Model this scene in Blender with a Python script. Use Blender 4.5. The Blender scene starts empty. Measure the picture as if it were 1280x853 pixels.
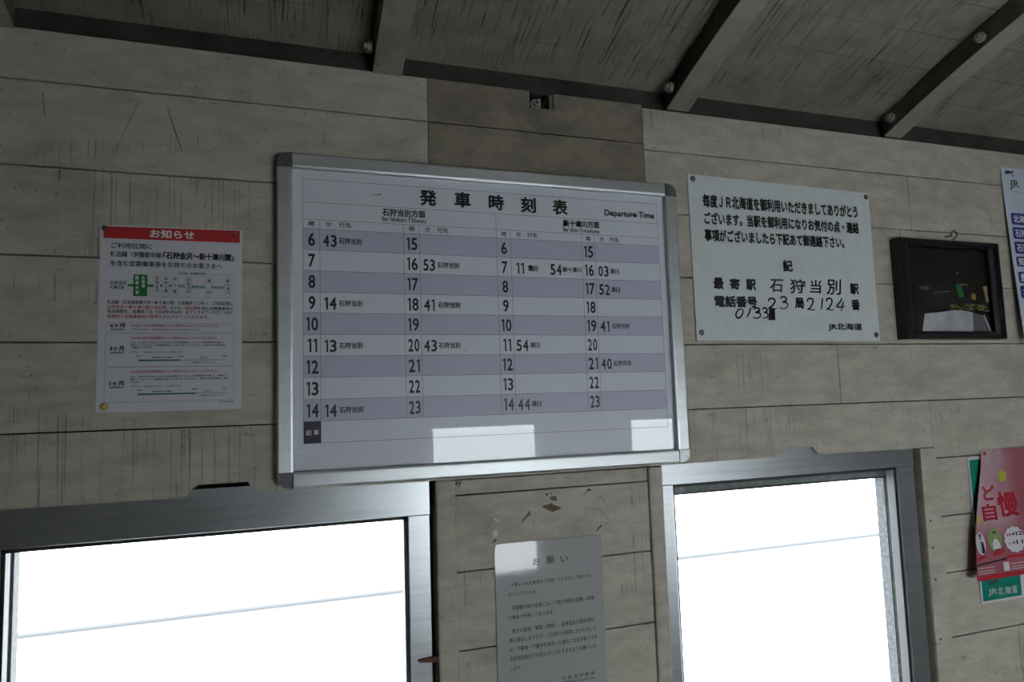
import bpy, bmesh, math, random
from mathutils import Vector, Matrix

random.seed(7)
SC = bpy.context.scene
COL = SC.collection
ZO = 1.6                      # eye height above the floor; heights below are given from the eye

# ------------------------------------------------------------------ camera
PITCH_YAW_ROLL = (0.0911794826, 0.332851607, -0.0323493488)
cam = bpy.data.cameras.new('camera')
cam.sensor_width = 36.0
cam.lens = 864.148 / 1280 * 36
cam.clip_start = 0.01
camo = bpy.data.objects.new('camera', cam)
COL.objects.link(camo)
_p, _y, _r = PITCH_YAW_ROLL
_f = Vector((math.sin(_y)*math.cos(_p), math.cos(_y)*math.cos(_p), math.sin(_p)))
_rt = Vector((math.cos(_y), -math.sin(_y), 0))
_up = _rt.cross(_f)
_c, _s = math.cos(_r), math.sin(_r)
_R = _c*_rt + _s*_up
_U = -_s*_rt + _c*_up
camo.matrix_world = Matrix(((_R.x, _U.x, -_f.x, 0), (_R.y, _U.y, -_f.y, -1.21), (_R.z, _U.z, -_f.z, ZO), (0, 0, 0, 1)))
SC.camera = camo

# ------------------------------------------------------------------ sky and exposure
world = bpy.data.worlds.new('world')
SC.world = world
world.use_nodes = True
_bg = world.node_tree.nodes['Background']
_bg.inputs['Color'].default_value = (0.93, 0.97, 1.0, 1)      # bright overcast over snow
_bg.inputs['Strength'].default_value = 13.0
SC.view_settings.view_transform = 'Standard'
SC.view_settings.look = 'None'
SC.view_settings.gamma = 1.0
SC.view_settings.use_curve_mapping = False
SC.view_settings.exposure = 0.0

# ------------------------------------------------------------------ materials
def _nt(name):
    m = bpy.data.materials.new(name)
    m.use_nodes = True
    nt = m.node_tree
    return m, nt, nt.nodes['Principled BSDF']

def plain(name, col, rough=0.6, metal=0.0, spec=0.5, coat=0.0, coat_rough=0.05, var=0.0, vscale=30, bump=0.0):
    m, nt, b = _nt(name)
    b.inputs['Base Color'].default_value = (*col, 1)
    b.inputs['Roughness'].default_value = rough
    b.inputs['Metallic'].default_value = metal
    b.inputs['Specular IOR Level'].default_value = spec
    b.inputs['Coat Weight'].default_value = coat
    b.inputs['Coat Roughness'].default_value = coat_rough
    if var or bump:
        tc = nt.nodes.new('ShaderNodeTexCoord')
        n = nt.nodes.new('ShaderNodeTexNoise')
        n.inputs['Scale'].default_value = vscale
        n.inputs['Detail'].default_value = 6
        nt.links.new(tc.outputs['Object'], n.inputs['Vector'])
        if var:
            r = nt.nodes.new('ShaderNodeValToRGB')
            r.color_ramp.elements[0].position = 0.3
            r.color_ramp.elements[1].position = 0.7
            r.color_ramp.elements[0].color = (*[c*(1-var) for c in col], 1)
            r.color_ramp.elements[1].color = (*[min(1, c*(1+var)) for c in col], 1)
            nt.links.new(n.outputs['Fac'], r.inputs['Fac'])
            nt.links.new(r.outputs['Color'], b.inputs['Base Color'])
        if bump:
            bp = nt.nodes.new('ShaderNodeBump')
            bp.inputs['Strength'].default_value = bump
            bp.inputs['Distance'].default_value = 0.002
            nt.links.new(n.outputs['Fac'], bp.inputs['Height'])
            nt.links.new(bp.outputs['Normal'], b.inputs['Normal'])
    return m

class G:
    """tiny node-graph helper"""
    def __init__(self, nt):
        self.nt = nt
        self.pos = nt.nodes.new('ShaderNodeNewGeometry').outputs['Position']
    def l(self, a, b):
        self.nt.links.new(a, b)
    def vec(self, scale, off=(0, 0, 0)):
        n = self.nt.nodes.new('ShaderNodeMapping')
        n.inputs['Scale'].default_value = scale
        n.inputs['Location'].default_value = off
        self.l(self.pos, n.inputs['Vector'])
        return n.outputs[0]
    def noise(self, scale, off=(0, 0, 0), detail=4, rough=0.5, dist=0.0):
        n = self.nt.nodes.new('ShaderNodeTexNoise')
        n.inputs['Scale'].default_value = 1
        n.inputs['Detail'].default_value = detail
        n.inputs['Roughness'].default_value = rough
        n.inputs['Distortion'].default_value = dist
        self.l(self.vec(scale, off), n.inputs['Vector'])
        return n.outputs['Fac']
    def math(self, op, a, b=None, clamp=False):
        n = self.nt.nodes.new('ShaderNodeMath')
        n.operation = op
        n.use_clamp = clamp
        for i, v in enumerate((a, b)):
            if v is None: continue
            if isinstance(v, (int, float)): n.inputs[i].default_value = v
            else: self.l(v, n.inputs[i])
        return n.outputs[0]
    def step(self, v, lo, hi):
        n = self.nt.nodes.new('ShaderNodeMapRange')
        n.interpolation_type = 'SMOOTHSTEP'
        n.inputs['From Min'].default_value = lo
        n.inputs['From Max'].default_value = hi
        self.l(v, n.inputs['Value'])
        return n.outputs[0]
    def mix(self, fac, a, b):
        n = self.nt.nodes.new('ShaderNodeMix')
        n.data_type = 'RGBA'
        if isinstance(fac, (int, float)): n.inputs[0].default_value = fac
        else: self.l(fac, n.inputs[0])
        for i, v in ((6, a), (7, b)):
            if isinstance(v, tuple): n.inputs[i].default_value = (*v, 1)
            else: self.l(v, n.inputs[i])
        return n.outputs[2]
    def xyz(self):
        n = self.nt.nodes.new('ShaderNodeSeparateXYZ')
        self.l(self.pos, n.inputs[0])
        return n.outputs
    def box(self, v, lo, hi, soft=0.001):
        a = self.step(v, lo-soft, lo+soft)
        b = self.step(v, hi-soft, hi+soft)
        return self.math('SUBTRACT', a, b, True)

def painted_wood(name, base, dirt, crack, along='z', crack_amt=0.6, crack_lo=0.5, patch=False, patches=1.0, speck=True):
    """old paint on boards: crazing lines across the grain, grime, specks"""
    m, nt, b = _nt(name)
    g = G(nt)
    if along == 'z':
        fine, low = (300, 90, 3.5), (5, 3, 14)
    else:
        fine, low = (330, 8, 8), (5, 7, 7)
    col = g.mix(g.step(g.noise((14, 14, 40), detail=8, rough=0.62), 0.36, 0.66), tuple(c*0.86 for c in base), tuple(min(1, c*1.06) for c in base))
    col = g.mix(g.math('MULTIPLY', g.step(g.noise((5, 5, 9), (3, 1, 7), 7, 0.68), 0.48, 0.70), 0.55*patches), col, dirt)
    fn = g.noise(fine, (1.3, 0, 0), 3, 0.6, 0.25)
    ln = g.step(fn, 0.575, 0.64)
    mask = g.step(g.noise(low, (9, 4, 2), 3, 0.55), crack_lo, crack_lo+0.1)
    if patch:                               # the boards over the windows are crazed from end to end
        x, y, z = g.xyz()
        row = g.box(z, ZO-0.132, ZO-0.022)
        cols = g.math('ADD', g.box(x, -3.0, 0.25, 0.03), g.box(x, 0.79, 1.02, 0.04), True)
        row2 = g.math('MULTIPLY', g.box(z, ZO+0.249, ZO+0.386), g.box(x, -0.30, 0.02, 0.04))
        row3 = g.math('MULTIPLY', g.box(z, ZO+0.02, ZO+0.085, 0.02), g.box(x, 0.88, 1.05, 0.02))
        mask = g.math('ADD', mask, g.math('MULTIPLY', row, cols), True)
        mask = g.math('ADD', mask, g.math('MULTIPLY', g.math('ADD', row2, row3), 0.85), True)
    cm = g.math('MULTIPLY', g.math('MULTIPLY', ln, mask), crack_amt, True)
    col = g.mix(cm, col, crack)
    height = cm
    if speck:
        v = nt.nodes.new('ShaderNodeTexVoronoi')
        v.inputs['Scale'].default_value = 1
        g.l(g.vec((62, 62, 55)), v.inputs['Vector'])
        dots = g.math('SUBTRACT', 1.0, g.step(v.outputs['Distance'], 0.05, 0.10), True)
        sel = g.step(g.noise((34, 34, 34), (5, 5, 5), 1), 0.46, 0.54)
        col = g.mix(g.math('MULTIPLY', g.math('MULTIPLY', dots, sel), 0.8), col, crack)
        sc = g.noise((26, 26, 70), (2, 8, 3), 9, 0.75, 0.6)
        col = g.mix(g.math('MULTIPLY', g.step(sc, 0.62, 0.67), 0.55), col, crack)
        sc2 = g.noise((90, 60, 20), (12, 8, 33), 9, 0.7, 0.8)
        col = g.mix(g.math('MULTIPLY', g.step(sc2, 0.645, 0.70), 0.6), col, crack)
    if patch:
        x, y, z = g.xyz()
        # an unpainted, weathered rectangle where a board once hung
        pm = g.math('MULTIPLY', g.box(x, 0.2685, 0.7175, 0.0012), g.box(z, ZO+0.15, ZO+0.70))
        edge = g.math('SUBTRACT', 1.0, g.math('MULTIPLY', g.step(g.noise((60, 60, 60)), 0.68, 0.74), 0.6))
        w = g.mix(g.step(g.noise((9, 9, 16), (4, 2, 9), 8, 0.7), 0.35, 0.65), (0.14, 0.122, 0.092), (0.26, 0.23, 0.175))
        w = g.mix(g.math('MULTIPLY', g.step(g.noise((13, 13, 13), (7, 7, 1), 5), 0.5, 0.7), 0.35), w, (0.14, 0.145, 0.085))
        w = g.mix(g.math('MULTIPLY', g.step(g.noise((260, 60, 60), (7, 7, 1), 4), 0.6, 0.75), 0.5), w, (0.30, 0.28, 0.235))
        col = g.mix(g.math('MULTIPLY', g.math('MULTIPLY', pm, edge), 0.93), col, w)
    g.l(col, b.inputs['Base Color'])
    b.inputs['Roughness'].default_value = 0.62
    b.inputs['Specular IOR Level'].default_value = 0.25
    bp = nt.nodes.new('ShaderNodeBump')
    bp.invert = True
    bp.inputs['Strength'].default_value = 0.4
    bp.inputs['Distance'].default_value = 0.001
    g.l(height, bp.inputs['Height'])
    g.l(bp.outputs['Normal'], b.inputs['Normal'])
    return m

def brushed_metal(name, col, rough=0.38, streak=(4, 40, 120), dirt=0.35):
    m, nt, b = _nt(name)
    g = G(nt)
    n = g.noise(streak, (1, 2, 3), 6, 0.6)
    c = g.mix(g.step(n, 0.3, 0.7), tuple(v*0.86 for v in col), col)
    d = g.noise((30, 30, 55), (6, 1, 2), 8, 0.72, 0.4)
    c = g.mix(g.math('MULTIPLY', g.step(d, 0.62, 0.72), dirt), c, (0.07, 0.07, 0.065))
    g.l(c, b.inputs['Base Color'])
    b.inputs['Metallic'].default_value = 0.85
    rr = g.math('ADD', g.math('MULTIPLY', n, 0.12), rough-0.06)
    g.l(rr, b.inputs['Roughness'])
    return m

def glass_mat(name, tint=(0.97, 0.985, 0.98), dirt=0.0):
    m = bpy.data.materials.new(name)
    m.use_nodes = True
    nt = m.node_tree
    for n in list(nt.nodes): nt.nodes.remove(n)
    out = nt.nodes.new('ShaderNodeOutputMaterial')
    tr = nt.nodes.new('ShaderNodeBsdfTransparent')
    tr.inputs[0].default_value = (*tint, 1)
    gl = nt.nodes.new('ShaderNodeBsdfGlossy')
    gl.inputs['Roughness'].default_value = 0.02
    fr = nt.nodes.new('ShaderNodeFresnel')
    fr.inputs[0].default_value = 1.5
    mx = nt.nodes.new('ShaderNodeMixShader')
    ge = nt.nodes.new('ShaderNodeNewGeometry')        # the rear face of the pane adds no second mirror
    inv = nt.nodes.new('ShaderNodeMath'); inv.operation = 'SUBTRACT'; inv.inputs[0].default_value = 1.0
    nt.links.new(ge.outputs['Backfacing'], inv.inputs[1])
    mu = nt.nodes.new('ShaderNodeMath'); mu.operation = 'MULTIPLY'
    nt.links.new(fr.outputs[0], mu.inputs[0]); nt.links.new(inv.outputs[0], mu.inputs[1])
    nt.links.new(mu.outputs[0], mx.inputs[0])
    nt.links.new(tr.outputs[0], mx.inputs[1])
    nt.links.new(gl.outputs[0], mx.inputs[2])
    nt.links.new(mx.outputs[0], out.inputs[0])
    return m

M = {}
M['wall'] = painted_wood('wall_paint', (0.475, 0.44, 0.372), (0.27, 0.245, 0.20), (0.07, 0.06, 0.045), 'z', 0.55, 0.56, patch=True)
M['opposite'] = painted_wood('opposite_wall_paint', (0.13, 0.12, 0.10), (0.09, 0.082, 0.068), (0.10, 0.09, 0.072), 'z', 0.5, 0.56)
M['ceiling'] = painted_wood('ceiling_paint', (0.27, 0.245, 0.205), (0.15, 0.135, 0.11), (0.03, 0.026, 0.02), 'y', 0.8, 0.28)
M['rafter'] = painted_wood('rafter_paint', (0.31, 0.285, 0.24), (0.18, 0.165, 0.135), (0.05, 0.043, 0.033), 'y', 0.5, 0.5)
M['rafterside'] = plain('shaded_brown_rafter_side', (0.10, 0.085, 0.068), 0.8, var=0.35, vscale=25)  # brown side wood, with the sides' shade put into its darkness
M['batten'] = painted_wood('batten_paint', (0.475, 0.44, 0.372), (0.31, 0.275, 0.22), (0.10, 0.09, 0.072), 'z', 0.4, 0.6)
M['backing'] = plain('dark_backing_board', (0.02, 0.017, 0.013), 0.9, var=0.3)
M['eave'] = plain('dark_eave_board', (0.034, 0.03, 0.026), 0.8, var=0.35, vscale=20)  # darker than the ceiling boards
M['chip'] = plain('bare_wood_chip', (0.15, 0.105, 0.055), 0.8, var=0.25, vscale=90)
M['chipdark'] = plain('dark_wood_chip', (0.035, 0.03, 0.022), 0.8)
M['chipwhite'] = plain('torn_paper_scrap', (0.62, 0.61, 0.56), 0.7)
M['floor'] = plain('floor_boards', (0.07, 0.055, 0.042), 0.6, var=0.3, vscale=8)
M['alu'] = brushed_metal('window_aluminium', (0.40, 0.42, 0.435), 0.33)
M['alu_frame'] = brushed_metal('board_aluminium', (0.55, 0.575, 0.585), 0.40, (3, 60, 60), 0.12)
M['sash'] = plain('weathered_sash', (0.125, 0.138, 0.136), 0.8, metal=0.0, var=0.3, vscale=60)
M['sashdim'] = plain('grimy_dimmed_sash_edge', (0.042, 0.046, 0.052), 0.8, var=0.5, vscale=120)  # grime plus a dark colour that tones down the sky-lit sash edges
M['rubber'] = plain('black_rubber', (0.012, 0.013, 0.015), 0.6)
M['glass'] = glass_mat('window_glass')
M['picglass'] = glass_mat('picture_glass', (0.95, 0.95, 0.95))
M['board'] = plain('board_white', (0.66, 0.685, 0.765), 0.45, spec=0.5, coat=1.0, coat_rough=0.012)
M['band'] = plain('board_lilac', (0.50, 0.497, 0.64), 0.45, spec=0.5, coat=1.0, coat_rough=0.012)
M['line'] = plain('board_grid_ink', (0.13, 0.13, 0.17), 0.4)
M['ink'] = plain('black_ink', (0.008, 0.008, 0.011), 0.4)
M['purple'] = plain('dark_purple_ink', (0.025, 0.018, 0.05), 0.35, coat=0.5)
M['whiteink'] = plain('white_ink', (0.72, 0.72, 0.75), 0.5)
M['cap'] = plain('grey_corner_plastic', (0.22, 0.23, 0.24), 0.25, metal=0.7, var=0.35, vscale=110)
M['sign'] = plain('enamel_white', (0.61, 0.655, 0.655), 0.38, spec=0.4, var=0.04, vscale=40)
M['screw'] = plain('steel_screw', (0.12, 0.12, 0.115), 0.35, metal=0.8)
M['paper'] = plain('white_paper', (0.60, 0.60, 0.65), 0.75, spec=0.2)
M['red'] = plain('red_ink', (0.46, 0.018, 0.022), 0.6)
M['redtext'] = plain('red_text_ink', (0.36, 0.03, 0.035), 0.6)
M['green'] = plain('green_ink', (0.012, 0.17, 0.035), 0.6)
M['teal'] = plain('teal_ink', (0.01, 0.15, 0.115), 0.6)
M['bluetext'] = plain('blue_text_ink', (0.10, 0.10, 0.38), 0.6)
M['pilltone'] = plain('grey_print', (0.25, 0.29, 0.28), 0.6)
M['pinyellow'] = plain('yellow_pin', (0.55, 0.42, 0.10), 0.35, var=0.2, vscale=200)
M['pindark'] = plain('dark_green_pin', (0.035, 0.05, 0.03), 0.4)
M['pinbrown'] = plain('brown_pin', (0.22, 0.10, 0.05), 0.4)
M['laminate'] = plain('laminated_paper', (0.36, 0.36, 0.36), 0.6, spec=0.3, coat=1.0, coat_rough=0.03)
M['blackframe'] = plain('black_frame', (0.012, 0.012, 0.013), 0.38)
M['night'] = plain('night_photo', (0.012, 0.011, 0.011), 0.5)
M['nightwhite'] = plain('night_photo_white', (0.55, 0.55, 0.60), 0.5, var=0.2, vscale=26)  # white area low in the print
M['nightgrey'] = plain('night_photo_grey', (0.16, 0.16, 0.18), 0.5)
M['nightgreen'] = plain('night_photo_green', (0.03, 0.24, 0.06), 0.5)
M['nightyellow'] = plain('night_photo_yellow', (0.30, 0.28, 0.08), 0.5, var=0.4, vscale=120)
M['nightorange'] = plain('night_photo_orange', (0.34, 0.25, 0.11), 0.5)
M['nightmoon'] = plain('night_photo_lamp', (0.4, 0.4, 0.36), 0.5)
M['steel'] = plain('rusty_steel', (0.05, 0.04, 0.033), 0.55, metal=0.6)
M['galv'] = plain('whitened_bolt', (0.30, 0.29, 0.26), 0.6, metal=0.2)
M['jrpaper'] = plain('poster_paper', (0.56, 0.60, 0.70), 0.5, spec=0.3)
M['navy'] = plain('navy_ink', (0.010, 0.014, 0.22), 0.5)
M['navydark'] = plain('emblem_blue', (0.01, 0.015, 0.07), 0.5)
M['tealposter'] = plain('teal_poster', (0.004, 0.20, 0.145), 0.45, spec=0.3)
M['tealtext'] = plain('pale_teal_text', (0.36, 0.43, 0.43), 0.6)
M['pinkred'] = plain('pink_poster_red', (0.42, 0.012, 0.03), 0.5)
M['pinkdark'] = plain('pink_poster_dark', (0.02, 0.02, 0.03), 0.5)
M['pinkwhite'] = plain('pink_poster_white', (0.62, 0.60, 0.66), 0.5)
M['skin'] = plain('printed_skin', (0.40, 0.24, 0.18), 0.5)
M['palegreen'] = plain('printed_green', (0.20, 0.36, 0.12), 0.5)
M['paleblue'] = plain('printed_pale_blue', (0.45, 0.47, 0.56), 0.5)
M['printyellow'] = plain('printed_yellow', (0.42, 0.40, 0.05), 0.5)
M['rustwedge'] = plain('red_brown_wedge', (0.10, 0.03, 0.016), 0.6)
M['snow'] = plain('snow', (0.90, 0.91, 0.93), 0.9, var=0.02, vscale=2)
M['rail'] = plain('rail_steel', (0.070, 0.072, 0.076), 0.8)

def pink_paper():
    m, nt, b = _nt('pink_poster_paper')
    g = G(nt)
    x, y, z = g.xyz()
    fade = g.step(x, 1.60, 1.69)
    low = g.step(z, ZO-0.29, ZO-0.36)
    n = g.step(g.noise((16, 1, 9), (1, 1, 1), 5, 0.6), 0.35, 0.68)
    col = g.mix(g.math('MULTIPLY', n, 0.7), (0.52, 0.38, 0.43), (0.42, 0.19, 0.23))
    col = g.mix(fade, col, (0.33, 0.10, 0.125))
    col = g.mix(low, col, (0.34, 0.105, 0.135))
    g.l(col, b.inputs['Base Color'])
    b.inputs['Roughness'].default_value = 0.45
    b.inputs['Specular IOR Level'].default_value = 0.3
    return m
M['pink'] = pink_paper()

def laminate_bump(m):
    nt = m.node_tree
    b = nt.nodes['Principled BSDF']
    g = G(nt)
    n = g.noise((70, 70, 70), (3, 1, 4), 2, 0.5)
    bp = nt.nodes.new('ShaderNodeBump')
    bp.inputs['Strength'].default_value = 0.05
    bp.inputs['Distance'].default_value = 0.001
    g.l(n, bp.inputs['Height'])
    g.l(bp.outputs['Normal'], b.inputs['Coat Normal'])
laminate_bump(M['laminate'])

# ------------------------------------------------------------------ mesh helpers
class MB:
    """collects geometry; heights are given from the eye level"""
    def __init__(self):
        self.v, self.f, self.mi = [], [], []
    def add(self, vs, fs, mi=0):
        o = len(self.v)
        self.v += [(a, b, c+ZO) for a, b, c in vs]
        self.f += [tuple(i+o for i in f) for f in fs]
        self.mi += [mi]*len(fs)
        return self
    def box(self, x0, x1, y0, y1, z0, z1, mi=0):
        vs = [(x, y, z) for x in (x0, x1) for y in (y0, y1) for z in (z0, z1)]
        return self.add(vs, [(0, 1, 3, 2), (4, 6, 7, 5), (0, 4, 5, 1), (2, 3, 7, 6), (0, 2, 6, 4), (1, 5, 7, 3)], mi)
    def cbox(self, x0, x1, y0, y1, z0, z1, c=0.001, mi=0):
        """box whose front (low y) edges are chamfered"""
        vs = [(x0, y1, z0), (x1, y1, z0), (x1, y1, z1), (x0, y1, z1),
              (x0, y0+c, z0), (x1, y0+c, z0), (x1, y0+c, z1), (x0, y0+c, z1),
              (x0+c, y0, z0+c), (x1-c, y0, z0+c), (x1-c, y0, z1-c), (x0+c, y0, z1-c)]
        fs = [(3, 2, 1, 0), (8, 9, 10, 11)]
        for i in range(4):
            j = (i+1) % 4
            fs += [(i, j, j+4, i+4), (i+4, j+4, j+8, i+8)]
        return self.add(vs, fs, mi)
    def prism(self, pts, y0, y1, mi=0):
        """polygon in x,z swept from y0 (front) to y1"""
        n = len(pts)
        vs = [(x, y0, z) for x, z in pts] + [(x, y1, z) for x, z in pts]
        fs = [tuple(range(n)), tuple(range(2*n-1, n-1, -1))] + [(i, i+n, (i+1) % n+n, (i+1) % n) for i in range(n)]
        return self.add(vs, fs, mi)
    def flat(self, pts, y, mi=0):
        return self.add([(x, y, z) for x, z in pts], [tuple(range(len(pts)))], mi)
    def rect(self, x0, x1, z0, z1, y, mi=0):
        return self.flat([(x0, z0), (x1, z0), (x1, z1), (x0, z1)], y, mi)
    def ell(self, cx, cz, rx, rz, y, mi=0, n=28, fn=None):
        return self.flat([(cx+rx*math.cos(2*math.pi*i/n)*(fn(i) if fn else 1), cz+rz*math.sin(2*math.pi*i/n)*(fn(i) if fn else 1)) for i in range(n)], y, mi)
    def line(self, pts, w, y, mi=0, closed=False, taper=None):
        """flat ribbon along a polyline in x,z"""
        n = len(pts)
        seg = n if closed else n-1
        for i in range(seg):
            a, b = Vector(pts[i]), Vector(pts[(i+1) % n])
            d = b-a
            if d.length < 1e-9: continue
            d.normalize()
            w0 = w1 = w/2
            if taper:
                w0, w1 = w/2*taper(i/seg), w/2*taper((i+1)/seg)
            p = Vector((-d.y, d.x))
            e0, e1 = d*w0*0.5, d*w1*0.5
            q = [a-e0+p*w0, a-e0-p*w0, b+e1-p*w1, b+e1+p*w1]
            self.flat([tuple(k) for k in q], y, mi)
        return self
    def cyl(self, c, axis, r, h, n=20, mi=0, r2=None):
        """cylinder from c along axis"""
        ax = Vector(axis).normalized()
        t = Vector((0, 0, 1)) if abs(ax.z) < 0.9 else Vector((1, 0, 0))
        u = ax.cross(t).normalized(); w = ax.cross(u)
        r2 = r if r2 is None else r2
        c = Vector(c)
        vs = []
        for k, (rr, hh) in enumerate(((r, 0), (r2, h))):
            for i in range(n):
                a = 2*math.pi*i/n
                vs.append(tuple(c+ax*hh+u*rr*math.cos(a)+w*rr*math.sin(a)))
        fs = [tuple(range(n-1, -1, -1)), tuple(range(n, 2*n))] + [(i, (i+1) % n, (i+1) % n+n, i+n) for i in range(n)]
        return self.add(vs, fs, mi)
    def tube(self, pts, r, n=10, mi=0):
        pts = [Vector(p) for p in pts]
        rings = []
        for i, p in enumerate(pts):
            d = (pts[min(i+1, len(pts)-1)]-pts[max(i-1, 0)]).normalized()
            t = Vector((0, 1, 0)) if abs(d.y) < 0.9 else Vector((1, 0, 0))
            u = d.cross(t).normalized(); w = d.cross(u)
            rings.append([tuple(p+u*r*math.cos(2*math.pi*k/n)+w*r*math.sin(2*math.pi*k/n)) for k in range(n)])
        vs = [v for ring in rings for v in ring]
        fs = [tuple(range(n-1, -1, -1)), tuple(range(len(vs)-n, len(vs)))]
        for i in range(len(pts)-1):
            for k in range(n):
                fs.append((i*n+k, i*n+(k+1) % n, (i+1)*n+(k+1) % n, (i+1)*n+k))
        return self.add(vs, fs, mi)
    def dome(self, c, r, h, n=18, rings=5, mi=0):
        """dome standing off the wall towards -y"""
        cx, cy, cz = c
        vs = [(cx, cy-h, cz)]
        for k in range(1, rings+1):
            a = math.pi/2*k/rings
            for i in range(n):
                t = 2*math.pi*i/n
                vs.append((cx+r*math.sin(a)*math.cos(t), cy-h*math.cos(a), cz+r*math.sin(a)*math.sin(t)))
        fs = [(0, 1+i, 1+(i+1) % n) for i in range(n)]
        for k in range(rings-1):
            for i in range(n):
                a, b = 1+k*n+i, 1+k*n+(i+1) % n
                fs.append((a, a+n, b+n, b))
        fs.append(tuple(1+(rings-1)*n+i for i in range(n)))
        return self.add(vs, fs, mi)
    def build(self, name, mats, parent=None, bevel=0.0, smooth=False):
        me = bpy.data.meshes.new(name)
        off = parent_loc(parent)
        me.from_pydata([(a-off.x, b-off.y, c-off.z) for a, b, c in self.v], [], self.f)
        me.polygons.foreach_set('material_index', self.mi)
        for m in (mats if isinstance(mats, (list, tuple)) else [mats]): me.materials.append(m)
        bm = bmesh.new(); bm.from_mesh(me)
        if any(len(f.verts) > 2 for f in bm.faces) and not getattr(self, 'flatmesh', False):
            bmesh.ops.recalc_face_normals(bm, faces=bm.faces)
        bm.to_mesh(me); bm.free()
        if smooth: me.polygons.foreach_set('use_smooth', [True]*len(me.polygons))
        me.update()
        o = bpy.data.objects.new(name, me)
        COL.objects.link(o)
        if parent: o.parent = parent
        if bevel:
            bv = o.modifiers.new('bevel', 'BEVEL')
            bv.width = bevel; bv.segments = 2; bv.limit_method = 'ANGLE'
        return o

def parent_loc(p):
    v = Vector((0, 0, 0))
    while p:
        v += p.location; p = p.parent
    return v

def root(name, x, y, z, label=None, cat=None, group=None, kind=None):
    o = bpy.data.objects.new(name, None)
    o.empty_display_size = 0.05
    COL.objects.link(o)
    o.location = (x, y, z+ZO)
    return tag(o, label, cat, group, kind)

def tag(o, label=None, cat=None, group=None, kind=None):
    if label: o['label'] = label
    if cat: o['category'] = cat
    if group: o['group'] = group
    if kind: o['kind'] = kind
    return o

_glyphs = {}
def glyph_mesh(s):
    key = s
    if key not in _glyphs:
        c = bpy.data.curves.new('lettering', 'FONT')
        c.body = s; c.size = 1; c.resolution_u = 3
        o = bpy.data.objects.new('lettering', c)
        COL.objects.link(o)
        dg = bpy.context.evaluated_depsgraph_get()
        me = bpy.data.meshes.new_from_object(o.evaluated_get(dg))
        _glyphs[key] = ([tuple(v.co) for v in me.vertices], [tuple(p.vertices) for p in me.polygons])
        bpy.data.objects.remove(o); bpy.data.curves.remove(c); bpy.data.meshes.remove(me)
    return _glyphs[key]

def text(mb, s, x0, x1, zc, h, y, weight=0.0, mi=0, shear=0.0, yfun=None):
    """set the string s so that its ink fills x0..x1 and zc +- h/2 on the plane y"""
    vs, fs = glyph_mesh(s)
    if not vs: return
    # heavier strokes: the outline is set again a hair to each side
    wt = max(0.0, weight)
    sh = [(0, 0)] if wt < 0.004 else [(wt, 0), (-wt, 0), (0, wt), (0, -wt), (wt*0.7, wt*0.7), (-wt*0.7, wt*0.7), (wt*0.7, -wt*0.7), (-wt*0.7, -wt*0.7)][:4 if wt < 0.013 else 8]
    nv = len(vs)
    vs = [(v[0]+a, v[1]+b, k) for k, (a, b) in enumerate(sh) for v in vs]
    fs = [tuple(i+k*nv for i in f) for k in range(len(sh)) for f in fs]
    ax, bx = min(v[0] for v in vs), max(v[0] for v in vs)
    az, bz = min(v[1] for v in vs), max(v[1] for v in vs)
    sx, sz = (x1-x0)/max(1e-6, bx-ax), h/max(1e-6, bz-az)
    out = []
    for v in vs:
        x, z = x0+(v[0]-ax)*sx, zc-h/2+(v[1]-az)*sz
        x += shear*(z-zc)
        out.append((x, (yfun(x, z) if yfun else y)-0.000015*v[2], z))
    mb.add(out, fs, mi)

def numerals(mb, s, x0, x1, zc, h, y, weight):
    """upright digits set side by side; the 1 has a flag and no foot"""
    ws = [0.52 if c == '1' else 1.0 for c in s]
    g = 0.24
    unit = (x1-x0)/(sum(ws)+g*(len(s)-1))
    x = x0
    for c, w in zip(s, ws):
        a, b = x, x+w*unit
        if c == '1':
            sw = h*(0.105+weight)
            z0, z1 = zc-h/2, zc+h/2
            mb.flat([(b-sw, z0), (b, z0), (b, z1), (b-sw*0.85, z1), (a, z1-h*0.13), (a+(b-a)*0.12, z1-h*0.25), (b-sw, z1-h*0.155)], y)
        else:
            text(mb, c, a, b, zc, h, y, weight)
        x = b+g*unit

def flat_mb():
    m = MB(); m.flatmesh = True
    return m

def rounded(x0, x1, z0, z1, r, n=5):
    pts = []
    for cx, cz, a0 in ((x1-r, z1-r, 0), (x0+r, z1-r, 90), (x0+r, z0+r, 180), (x1-r, z0+r, 270)):
        for i in range(n+1):
            a = math.radians(a0+90*i/n)
            pts.append((cx+r*math.cos(a), cz+r*math.sin(a)))
    return pts

# ================================================================== the room
X0, X1, YB = -2.30, 3.20, -2.30          # end walls, opposite wall
ZF = -1.60                                # floor

def subtract(r, holes):
    """rectangle (x0,x1,z0,z1) minus rectangles"""
    out = [r]
    for hx0, hx1, hz0, hz1 in holes:
        nxt = []
        for a, b, c, d in out:
            if hx0 >= b or hx1 <= a or hz0 >= d or hz1 <= c:
                nxt.append((a, b, c, d)); continue
            if hx0 > a: nxt.append((a, hx0, c, d))
            if hx1 < b: nxt.append((hx1, b, c, d))
            m0, m1 = max(a, hx0), min(b, hx1)
            if hz0 > c: nxt.append((m0, m1, c, hz0))
            if hz1 < d: nxt.append((m0, m1, hz1, d))
        out = nxt
    return out

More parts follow.
